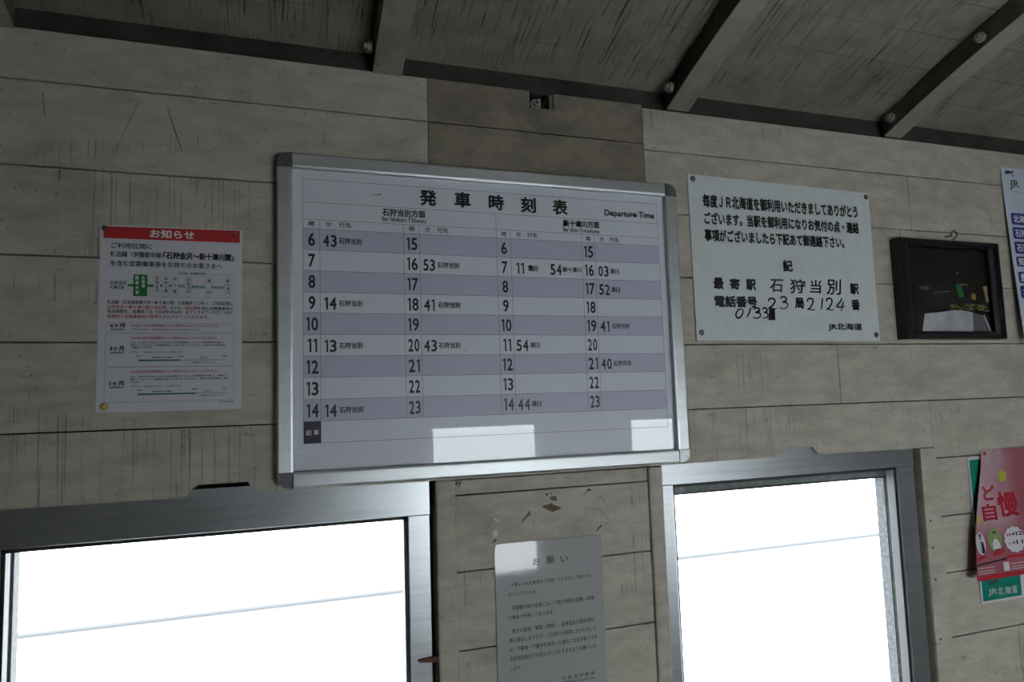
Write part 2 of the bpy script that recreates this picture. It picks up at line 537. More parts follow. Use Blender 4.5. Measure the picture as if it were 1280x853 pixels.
GAP = 0.0011
def planks(mb, x0, x1, edges, joints=(), holes=(), y=0.0, th=0.02):
    for i in range(len(edges)-1):
        z1, z0 = edges[i], edges[i+1]
        js = sorted([x0, x1]+[j for j, row in joints if row == i and x0 < j < x1])
        for a, b in zip(js, js[1:]):
            for p in subtract((a, b, z0, z1), holes):
                if p[1]-p[0] < 0.004 or p[3]-p[2] < 0.004: continue
                g0 = GAP*0.55
                mb.cbox(p[0]+g0, p[1]-g0, y, y+th, p[2]+GAP, p[3]-GAP, 0.0009)

HOLE = (0.4705, 0.5215, 0.5740, 0.70)
w = MB()
planks(w, X0, 0.7175, [0.608, 0.5240, 0.3875, 0.2485, 0.1155, -0.0205], [(-1.2, 0), (0.2685, 0), (-1.6, 1), (0.2685, 1), (-0.9, 2), (0.33, 3), (-1.3, 4)], [(0.2685, 0.7175, 0.5240, 0.70)])
w.prism([(0.2691, 0.5251), (0.7169, 0.5251), (0.7169, 0.6070), (0.5215, 0.6070), (0.5215, 0.5740), (0.4705, 0.5740), (0.4705, 0.6070), (0.2691, 0.6070)], 0.0, 0.02)
planks(w, 0.7175, X1, [0.602, 0.5120, 0.3800, 0.2480, 0.1095, -0.0225], [(2.3, 0), (1.4290, 1), (2.5, 1), (2.1, 2), (1.391, 2), (2.6, 3), (1.18, 4), (2.2, 4)])
# boards above the windows, with the old latch cut-outs in their lower edges
zb = -0.1290
w.prism([(X0, -0.0215), (X0, zb), (-0.1318, zb), (-0.1230, -0.1178), (-0.1130, -0.1108), (-0.0415, -0.1108), (-0.0270, zb), (0.4985, -0.1300), (0.4985, -0.0215)], 0.0, 0.02)
w.prism([(0.5000, -0.0235), (0.5000, -0.1300), (0.9980, -0.1285), (1.0100, -0.1225), (1.0180, -0.1140), (1.0250, -0.1115), (1.0800, -0.1100), (1.0900, -0.1115), (1.1040, -0.1255), (1.1120, -0.1285), (1.4370, -0.1300), (1.4370, -0.0235)], 0.0, 0.02)
w.cbox(1.4382, X1, 0.0, 0.02, -0.1545, -0.0235, 0.0009)
ROWS = [-0.1585, -0.2915, -0.4255, -0.5590, -0.6920, -0.8250, -0.958]
planks(w, 0.300, 0.694, [-0.1310]+ROWS, [], [], y=0.003)
planks(w, 1.428, X1, [-0.1560, -0.2885, -0.4155, -0.5575, -0.6920, -0.8250, -0.958], [(2.3, 0), (1.66, 3), (1.9, 2)], y=0.004)
planks(w, X0, -0.436, [-0.1290]+ROWS, [], y=0.003)
planks(w, X0, X1, [-0.958, -1.09, -1.22, -1.35, -1.48, -1.60], [(0.4, 0), (-0.8, 1), (1.5, 2)], y=0.003)
# dark structure behind the boards, open at the windows
for p in subtract((X0-0.05, X1+0.05, ZF, 0.62), [(-0.395, 0.232, -0.90, -0.150), (0.742, 1.362, -0.90, -0.150)]):
    w.box(p[0], p[1], 0.034, 0.10, p[2], p[3], 1)
w.box(0.5130, 0.5205, 0.004, 0.034, 0.5745, 0.605, 0)
# chipped paint and scratches
yc = 0.0026
w.flat([(0.4658, -0.1893), (0.4819, -0.1868), (0.4864, -0.1844), (0.4892, -0.1878), (0.5066, -0.1951), (0.5006, -0.1981), (0.4872, -0.2016)], yc, 2)
w.flat([(0.4825, -0.174), (0.489, -0.1722), (0.4972, -0.1732), (0.4969, -0.1817), (0.4865, -0.1808)], yc, 2)
w.flat([(0.474, -0.1659), (0.4798, -0.1671), (0.4795, -0.1738)], yc, 3)
w.flat([(0.4815, -0.1640), (0.4880, -0.1690), (0.4860, -0.1700)], yc, 3)
w.flat([(0.4425, -0.1949), (0.4452, -0.2016), (0.4348, -0.2095), (0.4251, -0.2184), (0.4306, -0.2084)], yc, 2)
w.flat([(0.559, -0.1655), (0.564, -0.1640), (0.5697, -0.1672), (0.563, -0.169)], yc, 3)
w.flat([(0.5737, -0.2439), (0.586, -0.2330), (0.5880, -0.2345), (0.577, -0.2442)], yc, 3)
w.flat([(0.3710, -0.2280), (0.3768, -0.2225), (0.3815, -0.2290), (0.3770, -0.2390), (0.3720, -0.2350)], yc, 4)
w.flat([(0.3735, -0.2050), (0.3775, -0.2035), (0.3845, -0.2100), (0.3815, -0.2120)], yc, 4)
w.flat([(0.3748, -0.2399), (0.3715, -0.2440), (0.3690, -0.2478), (0.3780, -0.2425)], yc, 3)
for k in range(7):
    a = (0.3030+random.random()*0.013, -0.134-random.random()*0.009)
    w.flat([a, (a[0]+0.004, a[1]+0.0015), (a[0]+0.0025, a[1]-0.0035)], yc, 3)
for pts_, wd in (([(-0.3400, 0.506), (-0.3357, 0.466)], 0.0016), ([(-0.2059, 0.5096), (-0.2407, 0.4148)], 0.0011), ([(-0.1646, 0.4995), (-0.1511, 0.4565), (-0.1423, 0.4299)], 0.0013),
                 ([(-0.3137, 0.3843), (-0.314, 0.3684)], 0.0024), ([(0.372, -0.205), (0.358, -0.226), (0.371, -0.240)], 0.0006), ([(0.553, -0.198), (0.582, -0.203), (0.605, -0.228), (0.590, -0.236)], 0.0006),
                 ([(0.578, -0.187), (0.587, -0.181), (0.595, -0.190), (0.594, -0.196)], 0.0008), ([(0.415, -0.178), (0.436, -0.192), (0.4425, -0.1949)], 0.0005), ([(0.455, -0.222), (0.470, -0.245)], 0.0005)):
    w.line(pts_, wd, -0.0003 if pts_[0][1] > -0.1 else yc, 3, taper=lambda t: 0.5+math.sin(math.pi*min(1, max(0.08, t)))*0.6)
for k in range(16):                         # soot marks between the notice and the door side
    cx, cz = random.choice([(-0.372, 0.345), (-0.355, 0.352), (-0.350, 0.070), (-0.028, 0.03), (1.33, 0.475)])
    a, b = cx+random.uniform(-0.012, 0.012), cz+random.uniform(-0.008, 0.008)
    w.flat([(a, b), (a+random.uniform(0.001, 0.003), b+random.uniform(0, 0.002)), (a+random.uniform(0, 0.002), b-random.uniform(0.001, 0.003))], -0.0003, 3)
tag(w.build('wall_back', [M['wall'], M['backing'], M['chip'], M['chipdark'], M['chipwhite']]), kind='structure')

OPP = [(0.765, 1.344), (1.90, 2.24)]
OZ0, OZ1 = -0.88, -0.112
o_ = MB()
for i, (z1, z0) in enumerate(zip([0.608, 0.524, 0.3875, 0.2485, 0.1155, -0.0205, -0.158, -0.2915, -0.4255, -0.559, -0.692, -0.825, -0.958, -1.09, -1.22, -1.35, -1.48],
                                 [0.524, 0.3875, 0.2485, 0.1155, -0.0205, -0.158, -0.2915, -0.4255, -0.559, -0.692, -0.825, -0.958, -1.09, -1.22, -1.35, -1.48, -1.60])):
    for p in subtract((X0, X1, z0, z1), [(a-0.045, b+0.045, OZ0-0.05, OZ1+0.06) for a, b in OPP]):
        o_.box(p[0], p[1], YB-0.02, YB, p[2]+GAP, p[3]-GAP)
for p in subtract((X0-0.05, X1+0.05, ZF, 0.66), [(a-0.01, b+0.01, OZ0-0.01, OZ1+0.01) for a, b in OPP]):
    o_.box(p[0], p[1], YB-0.10, YB-0.021, p[2], p[3], 1)
tag(o_.build('wall_front', [M['opposite'], M['backing']]), kind='structure')
for nm, xa, xb in (('wall_left', X0-0.05, X0), ('wall_right', X1, X1+0.05)):
    e = MB()
    for k in range(17):
        e.box(xa, xb, YB, 0.034, ZF+k*0.134+GAP, ZF+(k+1)*0.134-GAP)
    e.box(xa-0.02 if xa < 0 else xb, xa if xa < 0 else xb+0.02, YB-0.1, 0.1, ZF, 0.95, 1)
    tag(e.build(nm, [M['opposite'], M['backing']]), kind='structure')
fl = MB()
for k in range(24):
    fl.box(X0, X1, YB+k*0.0973+0.001, YB+(k+1)*0.0973-0.001, ZF-0.03, ZF)
fl.box(X0-0.06, X1+0.06, YB-0.1, 0.1, ZF-0.06, ZF-0.031, 1)
tag(fl.build('floor', [M['floor'], M['backing']]), kind='structure')

# arched ceiling of long boards
def arch(y):
    d = min(-y, y-YB)                      # distance to the nearer side wall
    if d < 0: return 0.42*d
    u = min(1.0, d/1.15)
    return 0.21*(1-(1-u)**2.3)
CZ = 0.6500
cut = [0.040, -0.060, -0.1345, -0.2120, -0.2895]
while cut[-1] > -1.08: cut.append(cut[-1]-0.0775)
cut = cut+[YB-c for c in reversed(cut)]
ce = MB()
for a, b in zip(cut, cut[1:]):
    n = 4
    ys = [a-0.0009+(b-a+0.0018)*k/n for k in range(n+1)]
    for xa, xb in ((X0, X1),):
        vs = []
        for yy in ys:
            z = CZ+arch(yy)
            vs += [(xa, yy, z), (xb, yy, z), (xa, yy, z+0.012), (xb, yy, z+0.012)]
        fs = []
        for k in range(n):
            i = 4*k
            fs += [(i, i+1, i+5, i+4), (i+2, i+6, i+7, i+3), (i, i+4, i+6, i+2), (i+1, i+3, i+7, i+5)]
        fs += [(0, 2, 3, 1), (4*n, 4*n+1, 4*n+3, 4*n+2)]
        ce.add(vs, fs)
ys = [0.1-k*0.05 for k in range(51)]
vs = []
for yy in ys: vs += [(X0-0.06, yy, CZ+arch(yy)+0.014), (X1+0.06, yy, CZ+arch(yy)+0.014), (X0-0.06, yy, CZ+arch(yy)+0.04), (X1+0.06, yy, CZ+arch(yy)+0.04)]
fs = []
for k in range(50):
    i = 4*k
    fs += [(i, i+1, i+5, i+4), (i+2, i+6, i+7, i+3), (i, i+4, i+6, i+2), (i+1, i+3, i+7, i+5)]
ce.add(vs, fs, 1)
tag(ce.build('ceiling', [M['ceiling'], M['backing']]), kind='structure')
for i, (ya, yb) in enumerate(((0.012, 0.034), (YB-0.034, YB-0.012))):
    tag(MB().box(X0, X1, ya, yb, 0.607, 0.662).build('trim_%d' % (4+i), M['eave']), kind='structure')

# battens beside the windows
for i, (a, b, c) in enumerate(((0.2665, 0.3030, -0.1300), (0.6905, 0.7212, -0.1310), (1.3855, 1.4330, -0.1310))):
    w = 0.009 if i == 2 else 0.004
    tb = MB().box(a, b, -0.010 if i == 2 else -0.004, 0.034, -0.958, c)
    if i == 2:
        for zn in (-0.292, -0.352, -0.421, -0.550, -0.690):
            tb.cyl((1.3985, -0.0095, zn), (0, -1, 0), 0.0028, 0.0009, 10, 1)
    tag(tb.build('trim_%d' % (i+1), [M['batten'], M['chipdark']], bevel=w), kind='structure')

# ------------------------------------------------------------------ windows
def window(n, x0, x1, top, bar, lst, rst, bot=-0.85, outer=()):
    r = root('window_%d' % n, (x0+x1)/2, 0.0, bot-0.05, kind='structure')
    f = MB()
    y0, y1 = 0.0045, 0.0335
    f.cbox(x0, x1, y0, y1, bar, top, 0.0004)
    f.cbox(x0, lst, y0+0.001, y1, bot, bar-0.0004, 0.0012)
    f.cbox(rst, x1, y0+0.001, y1, bot, bar-0.0004, 0.0012)
    f.cbox(x0, x1, y0, y1, bot-0.05, bot-0.0004, 0.0012)
    f.build('window_frame', M['alu'], r)
    g = MB()
    t = 0.0055
    for a, b, c, d in ((lst, rst, bar-t-0.0012, bar-0.0003), (lst, rst, bot, bot+t), (lst, lst+t, bot, bar-0.0003), (rst-t*1.3, rst, bot, bar-0.0003)):
        g.box(a, b, 0.010, 0.030, c, d)
    tag(g.build('gasket', M['rubber'], r), label='black rubber gasket around the pane')
    MB().box(lst+0.002, rst-0.002, 0.018, 0.022, bot+0.002, bar-0.004).build('pane', M['glass'], r)
    if outer:
        s = MB()
        for a, b, c, d in outer:
            s.cbox(a, b, 0.050, 0.075, c, d, 0.003)
        so_ = s.build('outer_sash', M['sash'], r)
        bd_ = MB()
        for a, b, c, d in outer:
            if b-a < 0.1:
                bd_.box(a-0.0030, a-0.0002, 0.0505, 0.076, c, d)
                bd_.box(b+0.0002, b+0.0030, 0.0505, 0.076, c, d)
            else:
                bd_.box(a, b, 0.0505, 0.076, c-0.0030, c-0.0002)
        bd_.build('sash_dimming_strip', M['sashdim'], so_)  # strips added over the sash edges to cut their brightness
    return r
window(1, -0.4020, 0.2575, -0.1180, -0.1870, -0.3765, 0.2195, outer=[(-0.394, -0.3750, -0.90, -0.150), (0.232, 0.26, -0.90, -0.150), (-0.394, 0.26, -0.180, -0.150)])
window(2, 0.7225, 1.3790, -0.1080, -0.1690, 0.7485, 1.3300, outer=[(0.735, 1.365, -0.1945, -0.150), (1.3380, 1.365, -0.90, -0.1945), (0.735, 0.752, -0.90, -0.1945)])

for i, (a, b) in enumerate(OPP):
    r = root('window_%d' % (3+i), (a+b)/2, YB, OZ0-0.05, kind='structure')
    f = MB()
    for p in subtract((a-0.044, b+0.044, OZ0-0.049, OZ1+0.059), [(a, b, OZ0, OZ1)]):
        f.box(p[0], p[1], YB-0.019, YB+0.004, p[2], p[3])
    f.build('window_frame', M['alu'], r)
    MB().box(a-0.005, b+0.005, YB-0.016, YB-0.012, OZ0-0.005, OZ1+0.005).build('pane', M['glass'], r)

# ------------------------------------------------------------------ outside
GZ = -2.40
gs = MB()
gs.box(-40, 42, 0.6, 60, GZ-0.2, GZ)
gs.box(-40, 42, -60, YB-0.6, GZ-0.2, GZ)
tag(gs.build('ground', M['snow']), kind='structure')
ra = MB()
yr, zr = 8.06, GZ
ra.box(-18, 24, yr-0.06, yr+0.06, zr-0.02, zr+0.012)
ra.box(-18, 24, yr-0.035, yr+0.035, zr+0.012, zr+0.05)
tag(ra.build('rail', M['rail'], bevel=0.004), 'pale thin rail lying across the bright snow seen through the windows', 'rail')

# ------------------------------------------------------------------ rafters
RZ = 0.6020
def make_rafter():
    r = root('rafter', 0, 0, RZ)
    m = MB()
    n = 24
    vs = []
    for k in range(n+1):
        yy = -0.0012+(YB+0.0024)*k/n
        z = RZ+arch(yy)
        for dx, dz, c in ((-0.027, 0.0, 0), (0.027, 0.0, 0), (0.027, 0.0465, 0), (-0.027, 0.0465, 0)):
            vs.append((dx, yy, z+dz))
    fs = [(0, 1, 2, 3), (4*n+3, 4*n+2, 4*n+1, 4*n)]
    for k in range(n):
        for j in range(4):
            fs.append((4*k+j, 4*k+4+j, 4*k+4+(j+1) % 4, 4*k+(j+1) % 4))
    m.add(vs, fs)
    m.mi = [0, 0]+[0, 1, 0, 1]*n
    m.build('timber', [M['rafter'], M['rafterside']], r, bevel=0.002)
    for yy, zz in ((-0.030, 0.637), (-0.255, 0.712)):
        b = MB()
        b.cyl((-0.027, yy, zz), (-1, 0, 0), 0.0150, 0.0025, 20, 1)
        b.cyl((-0.0295, yy, zz), (-1, 0, 0), 0.0105, 0.009, 6, 0)
        b.cyl((-0.0385, yy, zz), (-1, 0, 0), 0.0060, 0.006, 12, 0)
        tag(b.build('bolt', [M['galv'], M['rafterside']], r), label='pale bolt with nut on the left side')
    return r
RL = [(0.1945, 'painted ceiling rafter whose foot meets the wall just left of the weathered bare patch'),
      (0.8020, 'painted curved ceiling rafter meeting the wall just right of the weathered bare patch'),
      (1.3920, 'rightmost curved ceiling rafter, with two bolts on its dark left side'),
      (-0.4060, 'ceiling rafter barely showing at the far top left corner of the photo')]
rafter = make_rafter()
for i, (x, lab) in enumerate(RL):
    r = rafter
    if i:
        r = rafter.copy(); COL.objects.link(r)
        for ch in list(rafter.children):
            c = ch.copy(); COL.objects.link(c); c.parent = r
    r.location.x = x
    tag(r, lab, 'ceiling beam', 'rafters under the arched ceiling')
b = MB()
b.cyl((0.4960, 0.034, 0.597), (0, -1, 0), 0.0110, 0.003, 16)
b.cyl((0.4960, 0.031, 0.597), (0, -1, 0), 0.0072, 0.007, 6)
b.cyl((0.4960, 0.024, 0.597), (0, -1, 0), 0.0040, 0.010, 12)
tag(b.build('bolt', M['galv']), 'small grey bolt end in the square hole at the top of the bare patch', 'bolt')

# lettering: (string, left, right, middle height, ink height) in metres
TEXT = {
 'TITLE': [
  ('発', 0.2481, 0.2792, 0.3766, 0.0296),
  ('車', 0.3126, 0.3435, 0.3773, 0.0298),
  ('時', 0.378, 0.4083, 0.3765, 0.0296),
  ('刻', 0.4416, 0.4723, 0.3759, 0.0304),
  ('表', 0.5064, 0.5381, 0.3756, 0.0306)],
 'HEAD': [
  ('Departure Time', 0.617, 0.7285, 0.3693, 0.0167),
  ('for Shin-Totsukawa', 0.527, 0.6039, 0.3323, 0.0078),
  ('時', 0.4016, 0.4112, 0.3173, 0.0096),
  ('分', 0.4302, 0.4396, 0.3178, 0.0097),
  ('行先', 0.4526, 0.4724, 0.3176, 0.0098),
  ('時', 0.5748, 0.5845, 0.3167, 0.01),
  ('分', 0.6038, 0.6127, 0.3168, 0.0101),
  ('行先', 0.6258, 0.6459, 0.3168, 0.0102),
  ('for Ishikari-Tōbetsu', 0.1803, 0.2582, 0.3335, 0.0086),
  ('時', 0.0557, 0.0656, 0.3179, 0.0096),
  ('分', 0.0844, 0.0933, 0.3183, 0.0097),
  ('行先', 0.1064, 0.1268, 0.3181, 0.0098),
  ('時', 0.2279, 0.2379, 0.3179, 0.0101),
  ('分', 0.257, 0.2659, 0.318, 0.0102),
  ('行先', 0.2791, 0.2996, 0.3182, 0.0102)],
 'HEADBOLD': [
  ('新十津川方面', 0.5275, 0.6045, 0.345, 0.0139),
  ('石狩当別方面', 0.1808, 0.2576, 0.3457, 0.0139)],
 'SIGN': [
  ('毎度ＪＲ北海道を御利用いただきましてありがとう', 0.8499, 1.265, 0.4129, 0.0293),
  ('ございます。当駅を御利用になりお気付の点・連絡', 0.8509, 1.2651, 0.3755, 0.0277),
  ('事項がございましたら下記あて御連絡下さい。', 0.8497, 1.2193, 0.3394, 0.0275),
  ('記', 1.0446, 1.0711, 0.2807, 0.0259),
  ('最', 0.8645, 0.8897, 0.2373, 0.0248),
  ('寄', 0.9046, 0.9303, 0.237, 0.0243),
  ('駅', 0.9454, 0.9715, 0.2363, 0.0245),
  ('駅', 1.2254, 1.2511, 0.2339, 0.0253),
  ('局', 1.0698, 1.0947, 0.199, 0.0243),
  ('番', 1.2256, 1.2508, 0.198, 0.0252),
  ('電話番号', 0.8639, 0.9716, 0.1996, 0.0249)],
 'SIGNTHIN': [
  ('JR北海道', 1.1563, 1.2518, 0.1471, 0.0182)],
 'HAND': [
  ('石', 1.0068, 1.0414, 0.2362, 0.0284),
  ('狩', 1.0599, 1.1011, 0.2362, 0.0317),
  ('当', 1.1143, 1.1448, 0.2367, 0.0298),
  ('別', 1.1605, 1.2003, 0.2373, 0.0357)],
 'HANDDIGIT': [
  ('2', 0.9999, 1.0219, 0.1971, 0.0226),
  ('3', 1.0293, 1.0508, 0.1994, 0.0255),
  ('2', 1.1033, 1.1233, 0.1974, 0.0259),
  ('1', 1.1403, 1.1457, 0.1979, 0.0254),
  ('2', 1.1556, 1.176, 0.1983, 0.0262),
  ('4', 1.1836, 1.2066, 0.1973, 0.0286),
  ('0', 0.9154, 0.9338, 0.1746, 0.0193),
  ('1', 0.9429, 0.9537, 0.1766, 0.0194),
  ('3', 0.9582, 0.9781, 0.1762, 0.0216),
  ('3', 0.9823, 0.997, 0.1764, 0.0217),
  ('#', 0.9967, 1.0157, 0.1731, 0.0246)],
 'POSTERWHITE': [
  ('お知らせ', -0.1871, -0.1224, 0.2898, 0.014),
  ('北', -0.198, -0.1931, 0.218, 0.0056),
  ('海', -0.1979, -0.193, 0.2117, 0.0056),
  ('道', -0.1978, -0.1929, 0.2053, 0.0056),
  ('医', -0.2067, -0.2017, 0.2177, 0.006),
  ('療', -0.2065, -0.2016, 0.2099, 0.006),
  ('大', -0.2064, -0.2015, 0.2021, 0.006),
  ('学', -0.2063, -0.2014, 0.1943, 0.006)],
 'POSTER': [
  ('ご利用区間に', -0.2413, -0.1833, 0.2685, 0.0089),
  ('札沼線（学園都市線）', -0.2426, -0.1676, 0.2549, 0.0093),
  ('を含む定期乗車券をお持ちのお客さまへ', -0.242, -0.0802, 0.2401, 0.0094),
  ('石狩当別', -0.2415, -0.2195, 0.209, 0.0063),
  ('札幌方面', -0.2413, -0.2223, 0.2018, 0.0055),
  ('札沼線（北海道医療大学～新十津川間）の営業終了に伴い、ご利用区間に', -0.2452, -0.0637, 0.1786, 0.0061),
  ('、または', -0.1614, -0.1415, 0.1705, 0.0052),
  ('を含む定期乗車券の', -0.1162, -0.0633, 0.1703, 0.0057),
  ('有効期間を、営業終了日（2020年5月6日）までとさせていただくため、', -0.2449, -0.0633, 0.1639, 0.006),
  ('石', -0.1786, -0.1736, 0.2171, 0.0054),
  ('狩', -0.1786, -0.1736, 0.2107, 0.0054),
  ('金', -0.1785, -0.1735, 0.2042, 0.0054),
  ('沢', -0.1784, -0.1734, 0.1978, 0.0054),
  ('本', -0.1657, -0.1607, 0.2171, 0.0055),
  ('中', -0.1656, -0.1606, 0.2106, 0.0055),
  ('小', -0.1656, -0.1605, 0.2041, 0.0055),
  ('屋', -0.1655, -0.1604, 0.1977, 0.0054),
  ('中', -0.1527, -0.1476, 0.2172, 0.0055),
  ('小', -0.1526, -0.1475, 0.2071, 0.0055),
  ('屋', -0.1525, -0.1474, 0.197, 0.0055),
  ('石', -0.133, -0.1278, 0.2164, 0.0055),
  ('狩', -0.1329, -0.1278, 0.2098, 0.0055),
  ('月', -0.1329, -0.1277, 0.2033, 0.0055),
  ('形', -0.1328, -0.1277, 0.1968, 0.0055),
  ('浦', -0.103, -0.0978, 0.2156, 0.0056),
  ('臼', -0.1029, -0.0976, 0.1971, 0.0055),
  ('新', -0.0742, -0.0689, 0.2164, 0.0056),
  ('十', -0.0741, -0.0688, 0.2097, 0.0056),
  ('津', -0.0741, -0.0688, 0.2031, 0.0056),
  ('川', -0.0741, -0.0688, 0.1965, 0.0056),
  ('定期乗車券', -0.2398, -0.22, 0.1355, 0.0031),
  ('定期乗車券', -0.2403, -0.2206, 0.0992, 0.0031),
  ('定期乗車券', -0.2397, -0.22, 0.0455, 0.0031),
  ('（発売終了日以降も、有効期間内の定期券はそのままご利用いただけます。）', -0.2111, -0.11, 0.1357, 0.0022),
  ('なお、2019年11月8日から2020年2月7日を使用開始日とする3ヶ月定期乗車券を購入し、', -0.2113, -0.0748, 0.115, 0.003),
  ('発売していますので、有効期間を過ぎてのお取り扱いはできません。必要な方は使用期間を', -0.2113, -0.0748, 0.1107, 0.003),
  ('ご確認いただきます。', -0.2112, -0.1805, 0.1071, 0.003),
  ('なお、2020年2月8日から4月7日を使用開始日とする1ヶ月定期乗車券を購入し、継続して', -0.2113, -0.0712, 0.0615, 0.003),
  ('発売していますので、有効期間を過ぎてのお取り扱いはできません。必要な方は使用期間をご確認', -0.2113, -0.0711, 0.0571, 0.003),
  ('いただきます。', -0.2112, -0.1986, 0.0531, 0.0029),
  ('2/7', -0.204, -0.1948, 0.0937, 0.0024),
  ('定期乗車券の有効期間', -0.1812, -0.1527, 0.0913, 0.0024),
  ('5/6', -0.1454, -0.1365, 0.093, 0.0024),
  ('利用不可', -0.1128, -0.1017, 0.0905, 0.0024),
  ('5/8', -0.0794, -0.0728, 0.0933, 0.0024),
  ('（この期間は払い戻しいたします）', -0.1283, -0.09, 0.0829, 0.0024),
  ('4/7', -0.2024, -0.1933, 0.0403, 0.0023),
  ('定期乗車券の有効期間', -0.1805, -0.153, 0.038, 0.0024),
  ('5/6', -0.1237, -0.1155, 0.0406, 0.0024),
  ('利用不可', -0.1059, -0.0939, 0.0372, 0.0024),
  ('5/8', -0.0791, -0.0729, 0.0402, 0.0024),
  ('（この期間は払い戻しいたします）', -0.1168, -0.0781, 0.0299, 0.0024)],
 'POSTERBOLD': [
  ('「石狩金沢～新十津川間」', -0.1673, -0.0627, 0.2552, 0.012),
  ('6ヶ月', -0.2402, -0.2201, 0.1418, 0.0067),
  ('3ヶ月', -0.2404, -0.2207, 0.1058, 0.0074),
  ('1ヶ月', -0.2398, -0.2201, 0.0517, 0.0073)],
 'POSTERGREEN': [
  ('札沼線（学園都市線）', -0.1443, -0.1046, 0.2268, 0.0049),
  ('JR北海道', -0.0851, -0.0621, 0.0192, 0.0036)],
 'POSTERRED': [
  ('石狩金沢～新十津川間の全区間', -0.2451, -0.1626, 0.1709, 0.006),
  ('一部区間', -0.1404, -0.1168, 0.1704, 0.0061),
  ('段階的に定期乗車券の発売を中止させていただきます。', -0.2448, -0.0998, 0.1561, 0.006),
  ('2019年11月8日使用開始分より発売を中止させていただきます。', -0.2118, -0.084, 0.1418, 0.0044),
  ('2020年2月8日使用開始分より発売を中止させていただきます。', -0.2115, -0.0865, 0.1222, 0.0044),
  ('2020年4月8日使用開始分より発売を中止させていただきます。', -0.211, -0.0858, 0.0692, 0.0044)],
 'POSTERBLUE': [
  ('例えば', -0.2106, -0.1994, 0.1, 0.0025),
  ('（使用開始日が2月7日の3ヶ月定期券の場合）', -0.194, -0.138, 0.0998, 0.0028),
  ('例えば', -0.2101, -0.1981, 0.0466, 0.0025),
  ('（使用開始日が4月7日の1ヶ月定期券の場合）', -0.1932, -0.1391, 0.0462, 0.0028)],
 'NOTE': [
  ('お', 0.4443, 0.4579, -0.2871, 0.0124),
  ('願', 0.4707, 0.4867, -0.2867, 0.0141),
  ('い', 0.4991, 0.5137, -0.2873, 0.0101),
  ('平素よりJR北海道をご利用いただきまして誠にあり', 0.4013, 0.5606, -0.3236, 0.008),
  ('がとうございます。', 0.3959, 0.4503, -0.3396, 0.0075),
  ('学園都市線の各駅において掲示物類の盗難・破損', 0.4017, 0.5634, -0.3636, 0.0083),
  ('の事象が多発しております。', 0.3952, 0.4829, -0.3795, 0.0074),
  ('発生の都度、警察へ通報し、被害届及び関係資料', 0.4007, 0.5617, -0.4032, 0.0083),
  ('等を提出しますので、ご利用のお客様におかれまして', 0.3949, 0.5655, -0.4189, 0.0079),
  ('は、不審者・不審物を発見した場合にはお手数ですが', 0.395, 0.5676, -0.4349, 0.0079),
  ('石狩当別駅までお知らせいただきますようお願いいた', 0.3955, 0.5641, -0.4506, 0.0082),
  ('します。', 0.395, 0.4165, -0.4677, 0.0061),
  ('石 狩 当 別 駅 長', 0.4935, 0.5593, -0.4983, 0.0067),
  ('電話 0133-23-2124', 0.4977, 0.5573, -0.5063, 0.0051)],
 'JR': [
  ('JR', 1.7633, 1.7986, 0.5119, 0.018),
  ('JR北海道', 1.7686, 1.795, 0.4982, 0.0025)],
 'TEAL': [
  ('JR', 1.5695, 1.5994, -0.4728, 0.017),
  ('北', 1.601, 1.6187, -0.4729, 0.018),
  ('海', 1.6231, 1.6437, -0.4737, 0.0181),
  ('道', 1.6461, 1.6648, -0.4738, 0.0182)],
 'TEALDARK': [
  ('石狩', 1.5712, 1.6052, -0.45, 0.0095)],
 'PINKRED': [
  ('自', 1.554, 1.6002, -0.2869, 0.0385),
  ('慢', 1.6078, 1.6748, -0.2725, 0.058),
  ('ど', 1.5663, 1.6046, -0.2428, 0.0352),
  ('日', 1.6183, 1.6317, -0.3421, 0.0056)],
 'PINKDARK': [
  ('4', 1.6348, 1.6439, -0.3408, 0.007),
  ('12', 1.6485, 1.6702, -0.3409, 0.0094),
  ('4', 1.6328, 1.6412, -0.3602, 0.007),
  ('11', 1.6458, 1.6675, -0.3602, 0.0094)],
 'PINKBLUE': [
  ('土', 1.6178, 1.6312, -0.361, 0.0056)],
}


# ------------------------------------------------------------------ timetable whiteboard
BX0, BX1, BZ0, BZ1 = 0.0035, 0.7770, -0.1250, 0.4375
FW = 0.0262
PY = -0.0080                                # front of the white panel
bd = root('timetable_whiteboard', (BX0+BX1)/2, 0, BZ0)
tag(bd, 'large aluminium-framed whiteboard with the printed train departure timetable', 'whiteboard')
MB().box(BX0+0.006, BX1-0.006, PY, -0.0005, BZ0+0.006, BZ1-0.006).build('panel', M['board'], bd)
def rail_prof(o, i, s):
    """frame profile across its width: o outer edge, i inner edge, s sign towards the inside"""
    return [(o, -0.0010), (o, -0.0160), (o+s*0.0012, -0.0186), (o+s*0.0034, -0.0195), (i-s*0.0040, -0.0188), (i-s*0.0008, -0.0180), (i, -0.0168), (i, -0.0083), (o+s*0.004, -0.0082), (o+s*0.004, -0.0010)]
def rail(name, prof, horiz, a, b):
    m = MB()
    n = len(prof)
    vs = [((a, y, p) if horiz else (p, y, a)) for p, y in prof]+[((b, y, p) if horiz else (p, y, b)) for p, y in prof]
    fs = [tuple(range(n)), tuple(range(2*n-1, n-1, -1))]+[(i, i+n, (i+1) % n+n, (i+1) % n) for i in range(n)]
    m.add(vs, fs)
    return m.build(name, M['alu_frame'], bd)
CC = 0.0262
rail('frame_rail', rail_prof(BZ1, BZ1-FW, -1), True, BX0+CC, BX1-CC)
rail('frame_rail', rail_prof(BZ0, BZ0+FW, 1), True, BX0+CC, BX1-CC)
rail('frame_rail', rail_prof(BX0, BX0+FW, 1), False, BZ0+CC, BZ1-CC)
